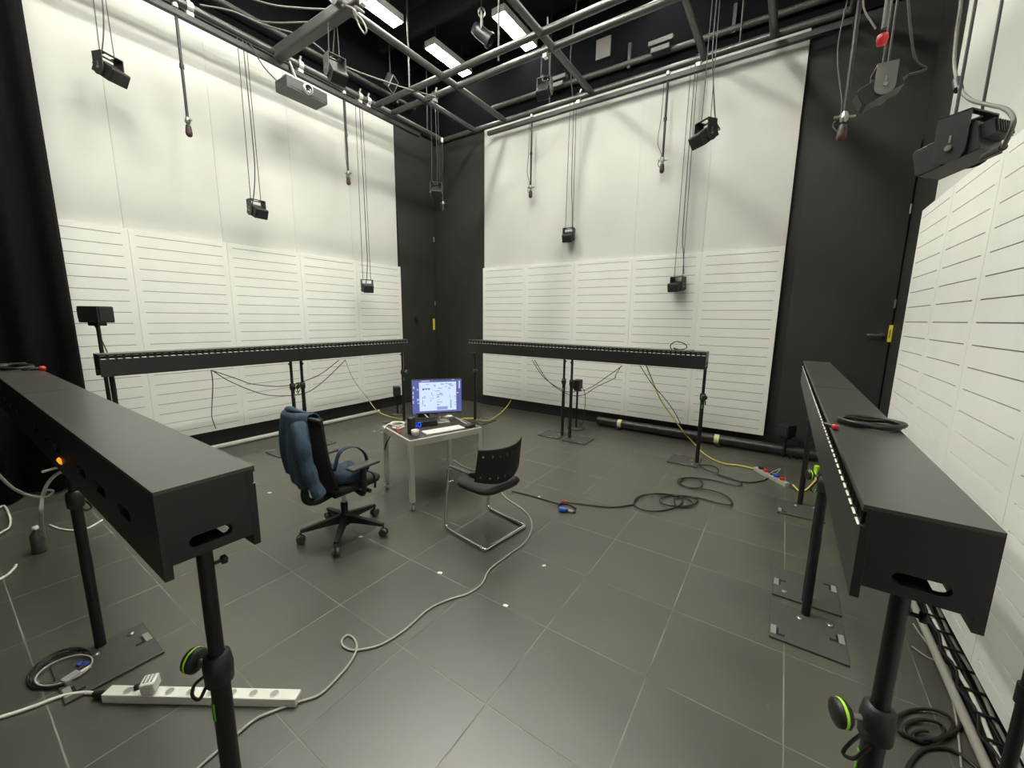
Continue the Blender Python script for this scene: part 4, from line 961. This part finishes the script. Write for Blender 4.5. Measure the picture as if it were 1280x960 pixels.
# white scraps of tape
for (px, py, s_, a_, lab) in ((632,757,0.04,0.3,'white tape scrap on the floor below the visitor chair'),(680,707,0.035,1.0,'white tape scrap on the floor right of the visitor chair'),(674,621,0.035,0.2,'white tape scrap on the black cable right of the visitor chair'),(337,616,0.05,0.5,'white tape scrap on the floor left of the office chair'),(451,671,0.04,0.8,'white tape scrap under the office chair castors'),(468,539,0.05,0.2,'white tape scrap on the floor left of the desk'),(550,716,0.045,0.4,'faint pale scrap on the floor below the visitor chair sled')):
    p = fl(px, py, 0.001)
    b = MB(); b.prism([Vector((x*s_*0.38, y*s_*0.26, 0)) for x, y in ((-1,-0.7),(0.8,-1),(1,0.6),(-0.3,1),(-1,0.5))], (0,0,0.003)); o = b.build('tape_scrap', 'paper'); o.location = (p.x,p.y,0.0005); o.rotation_euler = (0,0,a_)
    tag(o, lab, 'scrap', 'white scraps of tape on the floor')
# yellow cables
cable('yellow_cable', [at(806,452,1,5.12), at(815,475,1,5.25), at(826,500,1,5.4), at(840,520,1,5.55), at(853,538,1,5.6), fl(870,557,0.02), fl(880,567,0.01), fl(900,578,0.01), fl(925,582,0.01), fl(943,586,0.015)], 0.008, 'yellow_cable', 'yellow cable falling from the far right bar to the aluminium strip')
cable('yellow_cable', [at(639,500,1,5.9), fl(632,510,0.08), fl(618,522,0.02), fl(606,526,0.008), fl(590,523,0.008), fl(575,524,0.008), fl(560,528,0.008)], 0.008, 'yellow_cable', 'yellow cable rising from the floor to the far wall panel edge')
cable('yellow_cable', [at(462,502,0,-5.9), fl(472,514,0.08), fl(485,520,0.02), fl(500,524,0.008), fl(512,527,0.008)], 0.008, 'yellow_cable', 'yellow cable falling from the left wall panel edge behind the desk')
cable('yellow_cable', [fl(991,606,0.03), fl(996,611,0.02), fl(1000,614,0.01), fl(1008,612,0.01), fl(1018,602,0.02), fl(1024,597,0.04)], 0.008, 'yellow_cable', 'short yellow cable by the far stand of the right bars')
# aluminium power strip at the right
q0, q1 = fl(944, 588, 0), fl(984, 609, 0); qd = q1-q0
t = thing('power_strip', 'aluminium power strip with coloured plugs on the floor by the right bars', 'power strip', q0, math.atan2(qd.y, qd.x))
MB().bb(0, qd.length, -0.025, 0.025, 0, 0.045).build('case', 'alu', t, 0.004)
for i in range(5):
    b = MB(); b.bb(0.06+i*qd.length/6, 0.095+i*qd.length/6, -0.018, 0.022, 0.045, 0.075); b.build('plug', ('rack_black','red_plastic','rack_black','blue_plastic','red_plastic')[i], t, 0.004)
cable('strip_lead', [q0+qd*0.5+Vector((0,0,0.06)), fl(970,592,0.08), fl(975,586,0.10), fl(962,592,0.10), fl(955,600,0.02)], 0.005, 'grey_cable', 'thin grey lead arching over the aluminium power strip')
# green ended plug hanging below right bars
gp0 = fl(1021, 588, 0.09)
t = thing('cable_connector', 'lime and white connector beside the far right stand', 'connector', gp0, 0.5)
MB().cyl((0,0,-0.06), (0,0,0.05), 0.028, n=14).build('shell', 'lime', t); MB().cyl((0,0,-0.09), (0,0,-0.06), 0.02, n=12).build('sleeve', 'white_plastic', t)

# tubes at the foot of the walls
tr = thing('rolled_tube', 'long black tube with cream tape bands lying along the far wall', 'tube', (0,0,0))
MB().cyl((-2.35, 5.98, 0.085), (0.85, 5.98, 0.085), 0.065, n=20).build('tube', 'tube_roll', tr)
for px in (774, 896): 
    x = at(px, 525 if px < 800 else 543, 1, 5.93).x
    MB().cyl((x-0.03, 5.98, 0.085), (x+0.03, 5.98, 0.085), 0.0665, n=20).build('tape_band', 'cream_tape', tr)
for x in (-2.0, -0.6, 0.6): MB().bb(x-0.03, x+0.03, 5.88, 6.06, 0.0, 0.03).build('chock', 'black_steel', tr)
tag(MB().cyl((-5.85, 1.3, 0.03), (-5.85, 4.45, 0.03), 0.03, n=14).build('floor_pipe', 'white_cable'), 'white pipe lying on the floor along the left wall', 'pipe')
tag(MB().cyl((0.805, -1.2, 0.028), (0.805, 4.3, 0.028), 0.018, n=14).build('floor_pipe', 'grey_cable'), 'pale pipe lying on the floor along the right wall', 'pipe')
# cable tray along the right wall foot
ct = thing('cable_tray', 'black cable tray with twisted cables along the right wall foot', 'cable tray', (0,0,0))
MB().bb(0.84, 0.94, -1.2, 4.2, 0.002, 0.02).build('tray', 'rack_black', ct)
for i in range(34):
    y = -0.6+i*0.14
    MB().bb(0.838, 0.935, y, y+0.012, 0.045, 0.052).build('rung', 'rack_black', ct)
for x, m, z in ((0.862,'white_cable',0.032),(0.885,'black_cable',0.03),(0.91,'grey_cable',0.03)):
    MB().tube([(x+0.006*math.sin(k*1.3+x*90), -1.0+k*0.12, z+0.003*math.sin(k*0.9)) for k in range(43)], 0.009, 6).build('cable', m, ct)
MB().tube([(0.835+0.014*math.cos(k*1.1), -1.0+k*0.045, 0.045+0.014*math.sin(k*1.1)) for k in range(115)], 0.006, 5).build('spiral_cable', 'black_cable', ct)
# coiled cable under the near right bar
cable('floor_cable', [fl(1150+45*math.cos(a)*(1-0.02*i)+8, 900+24*math.sin(a)*(1-0.02*i)+i*0.6, 0.008+0.004*(i % 4)) for i, a in enumerate([k*0.5 for k in range(36)])], 0.007, 'black_cable', 'black cable coiled on the floor beyond the near right stand', k=3)
cable('floor_cable', flo([(1130,985),(1136,958),(1155,937),(1185,936),(1215,955),(1240,985)], 0.007), 0.008, 'black_cable', 'black cable arcing at the bottom edge of the picture by the right wall')
cable('floor_cable', flo([(1140,808),(1160,822),(1185,834),(1190,870),(1197,910),(1202,960)], 0.006), 0.004, 'grey_cable', 'thin grey cable crossing the floor behind the near right stand')
cable('floor_cable', flo([(1190,790),(1168,810),(1152,795),(1142,780)], 0.006), 0.004, 'grey_cable', 'short grey cable by the right wall white pipe')
# small speakers behind bars / sockets on poles
def stand_speaker(p, h, label, yaw, cat='speaker', w_=(0.2, 0.15, 0.15), base=True):
    t = thing('stand_speaker', label, cat, (p[0], p[1], 0), yaw)
    b = MB(); b.box((0.0,0,h), w_); bo = b.build('body', 'speaker_black', t, 0.008)
    MB().box((w_[0]/2+0.004,0,h), (0.008, w_[1]*0.85, w_[2]*0.8)).build('grille', 'speaker_grille', bo)
    b = MB(); b.bb(-w_[0]/2-0.035, -w_[0]/2, -w_[1]*0.3, w_[1]*0.3, h-w_[2]*0.25, h+w_[2]*0.35); b.build('amplifier', 'rack_black', bo)
    b = MB(); b.cyl((0,0,0.012), (0,0,h-w_[2]/2), 0.016, n=12); b.build('pole', 'pole_black', t)
    b = MB(); b.bb(-0.05, 0.05, -0.04, 0.04, h-w_[2]/2-0.03, h-w_[2]/2); b.build('bracket', 'pole_black', t)
    if base: MB().lathe([(0.0,0.0),(0.14,0.0),(0.14,0.012),(0.02,0.022),(0.0,0.022)], n=24).build('base', 'plate_black', t)
    MB().tube(cr([(-0.1,0.03,h-0.05),(-0.1,0.09,h-0.2),(-0.03,0.1,h-0.6),(0.0,0.06,0.1),(0.02,0.12,0.03)],6), 0.005, 5).build('cable', 'black_cable', t)
    return t
sp1 = at(120, 393, 0, -5.35)
stand_speaker(sp1, sp1.z, 'black speaker on a pole rising behind the left wall bar near the curtain', math.atan2(AIM.y-sp1.y, AIM.x-sp1.x))
p = fl(720, 535.5, 0); q = at(720, 480, 1, p.y)
stand_speaker(p, q.z, 'low black speaker on round base behind the middle of the far bars', -PI/2, w_=(0.13,0.11,0.14))
p = Vector((-5.35, 4.42, 0)); p = at(496, 489, 0, -5.5)
stand_speaker(p, p.z, 'low black speaker on a pole behind the corner end of the left bars', -0.6, w_=(0.14,0.12,0.16))
p = fl(979, 572, 0); q = at(983, 538, 1, p.y)
stand_speaker(p, q.z, 'low black speaker on a post beside the black tube at right', -2.2, w_=(0.15,0.14,0.15), base=False)
# cables hanging beneath the bars
def sag(name, pts, label, m='black_cable', r=0.005): return cable(name, pts, r, m, label)
sag('hanging_cable', [at(665,450,1,BY), at(680,472,1,BY), at(700,486,1,BY), at(712,490,1,BY), at(735,486,1,BY), at(760,470,1,BY), at(778,457,1,BY)], 'black cable sagging evenly between the far wall bars')
sag('hanging_cable', [at(668,450,1,BY+0.03), at(685,476,1,BY+0.03), at(708,492,1,BY+0.03), at(728,494,1,BY+0.03), at(745,484,1,BY+0.03), at(768,473,1,BY+0.03), at(769,470,1,BY+0.03), at(776,458,1,BY+0.03)], 'wavy black cable sagging lower between the far wall bars')
sag('hanging_cable', [at(800,457,1,BY), at(815,480,1,BY+0.1), at(830,497,1,BY+0.2), at(843,515,1,BY+0.3), at(856,540,1,BY+0.45), fl(863,551,0.01)], 'black cable beside the yellow one under the far right bar')
sag('hanging_cable', [at(265,463,0,AX), at(290,478,0,AX), at(330,493,0,AX), at(362,494.5,0,AX), at(385,490,0,AX), at(405,476,0,AX), at(432,450,0,AX)], 'black cable sagging lowest between the left wall bars')
sag('hanging_cable', [at(268,464,0,AX-0.03), at(300,475,0,AX-0.03), at(315,480,0,AX-0.03), at(350,483,0,AX-0.03), at(375,478,0,AX-0.03), at(400,468,0,AX-0.03), at(424,450,0,AX-0.03)], 'wavy black cable sagging higher between the left wall bars')
sag('hanging_cable', [at(264,463,0,AX), at(266,480,0,AX-0.2), at(265,505,0,AX-0.5), at(265,522,0,-5.85), at(270,536,0,-5.9)], 'black cable falling straight from the left wall bars to the floor')
sag('hanging_cable', [at(432,450,0,AX), at(436,462,0,AX-0.05), at(444,478,0,AX-0.2), at(455,492,0,-5.7), at(462,501,0,-5.88)], 'pale cable falling from the left bars behind the office chair', 'grey_cable', 0.004)
# cables lying on the bars
tp = BZ+HB
def coil_on(c, rx, ry, n, z, rz, r=0.007, k=14):
    pts = []
    for i in range(n*k):
        a = 2*PI*i/k; j = 1+0.06*math.sin(i*0.61)
        p = Rz(rz) @ Vector((rx*math.cos(a)*j, ry*math.sin(a)*j, 0)); pts.append(Vector((c[0]+p.x, c[1]+p.y, z+r+0.012*abs(math.sin(i*0.37)))))
    return pts
cc = fl(1090, 533, tp)
cable('coiled_cable', coil_on((cc.x-0.005, cc.y+0.0), 0.085, 0.07, 5, tp, 0.2), 0.0065, 'black_cable', 'black cable coiled on top of the right foreground speaker bar', k=3)
re_ = fl(1044, 534, tp+0.01); t = thing('cable_plug', 'red tipped plug at the end of the coil on the right bar', 'plug', (re_.x, re_.y, tp), 0.8)
MB().lathe([(0.0,0.0),(0.009,0.002),(0.0105,0.01),(0.009,0.018),(0.0,0.02)], n=12).build('tip', 'red_plastic', t); MB().cyl((0,0.0,0.01), (0.0,0.035,0.012), 0.007, n=10).build('sleeve', 'rack_black', t)
cable('coiled_cable', [at(840,438,1,BY), at(838,432,1,BY), at(845,427,1,BY), at(856,430,1,BY), at(858,435,1,BY), at(850,437,1,BY), at(842,435,1,BY), at(848,438,1,BY), at(868,438,1,BY)], 0.006, 'black_cable', 'black cable looped on top of the far right speaker bar')
c2 = fl(22, 462, tp)
cable('coiled_cable', coil_on((c2.x-0.05, DY), 0.16, 0.07, 3, tp, 0.1), 0.007, 'black_cable', 'black cable coiled on top of the left edge speaker bar', k=3)
re_ = fl(53, 461.5, tp+0.01); t = thing('cable_plug', 'red tipped plug on top of the left edge speaker bar', 'plug', (re_.x, re_.y, tp), 1.3)
MB().lathe([(0.0,0.0),(0.014,0.003),(0.017,0.015),(0.014,0.028),(0.0,0.03)], n=12).build('tip', 'red_plastic', t); MB().cyl((0,0,0.015), (-0.05,0.0,0.014), 0.010, n=10).build('sleeve', 'rack_black', t)
# equipment and cables behind the left foreground bars
rk = thing('equipment_rack', 'black equipment rack in the dark behind the left foreground bar', 'rack', (-3.9, -0.55, 0))
MB().bb(-0.5, 0.5, -0.25, 0.25, 0.0, 0.62).build('case', 'rack_black', rk, 0.01)
for i in range(4): MB().bb(-0.46, 0.46, 0.25, 0.262, 0.06+0.14*i, 0.17+0.14*i).build('front_unit', 'plate_black', rk, 0.003)
cable('white_cable', [at(-20,575,0,-2.35), at(10,605,0,-2.35), at(25,615,0,-2.35), at(45,621,0,-2.35), at(60,620,0,-2.35), at(66,614,0,-2.35), at(58,613,0,-2.35), at(54,620,0,-2.35)], 0.005, 'grey_cable', 'white cable curling in the dark behind the left foreground bar')
cable('white_cable', [at(87,587,0,-2.35), at(72,592,0,-2.35), at(60,604,0,-2.35), at(53,622,0,-2.35), at(52,650,0,-2.35), fl(56,672,0.02)], 0.006, 'grey_cable', 'grey cable looping out of the rear slot of the left bar')
cable('white_cable', [at(86,582,0,-2.35), at(70,585,0,-2.35), at(52,590,0,-2.35)], 0.005, 'white_cable', 'short pale cable at the rear slot above the loop')
cable('white_cable', flo([(62,656),(75,661),(93,663),(110,660),(128,650)], 0.007), 0.007, 'white_cable', 'white cable arcing on the floor beyond the left foreground bar')
cable('white_cable', flo([(-12,645),(4,632),(12,645),(12,658),(4,664),(-10,672)], 0.02), 0.007, 'white_cable', 'cream cable loop on the floor at the left edge')
cable('white_cable', flo([(-20,735),(0,724),(10,718),(18,710),(20,706)], 0.01), 0.008, 'white_cable', 'white cable end pointing up at the left edge of the floor')
am = at(77, 576, 1, 0.23)
tag(MB().cyl(am+Vector((-0.02,0,0)), am+Vector((0.015,0,0)), 0.010, n=10).build('indicator_plug', 'led_amber'), 'amber glowing plug in the rear of the left foreground bar', 'plug')
cable('floor_cable', [fl(75+42*math.cos(a)*(1-0.006*i), 835+22*math.sin(a)*(1-0.006*i)-14*math.cos(a), 0.008+0.004*(i % 4)) for i, a in enumerate([k*0.5 for k in range(44)])], 0.006, 'black_cable', 'black cable coiled on the floor at the left edge near the strip', k=3)
cable('floor_cable', [fl(80+36*math.cos(a), 838+15*math.sin(a)-12*math.cos(a), 0.022) for a in [k*0.5 for k in range(14)]], 0.004, 'grey_cable', 'pale thin cable in the coil at the left edge', k=3)
gp_ = fl(90, 852, 0); t = thing('cable_plug', 'grey plug lying by the coil next to the power strip', 'plug', (gp_.x, gp_.y, 0), 1.9)
MB().bb(-0.03, 0.03, -0.02, 0.02, 0.0, 0.035).build('body', 'socket_grey', t, 0.006); MB().cyl((0.03,0,0.017),(0.07,0,0.015),0.009,n=10).build('sleeve','white_plastic',t)
bp_ = fl(105, 834, 0); tag(MB().box((bp_.x,bp_.y,0.012),(0.05,0.025,0.02),Rz(0.5)).build('cable_marker', 'blue_plastic'), 'small blue tag on the coil at the left edge', 'cable tag')
cl_ = fl(50, 690, 0); t = thing('plastic_bottle', 'clear plastic bottle standing in the dark left of the stand', 'bottle', (cl_.x, cl_.y, 0))
MB().lathe([(0.0,0.0),(0.035,0.0),(0.037,0.02),(0.037,0.13),(0.014,0.17),(0.014,0.185),(0.0,0.185)], n=18).build('body', 'shaded_plastic', t)
MB().lathe([(0.016,0.178),(0.016,0.198),(0.0,0.198)], n=14).build('cap', 'white_plastic', t)
t = thing('pole_stand', 'black pole showing at the lower right edge beside the right wall', 'stand', (0.69, 1.68, 0))
MB().cyl((0,0,0.015), (0,0,1.35), 0.016, n=14).build('pole', 'pole_black', t)
MB().lathe([(0.0,0.0),(0.10,0.0),(0.10,0.010),(0.02,0.022),(0.0,0.022)], n=24).build('base', 'plate_black', t)
MB().cyl((0,0,0.60), (0,0,0.66), 0.022, n=14).build('collar', 'speaker_black', t)
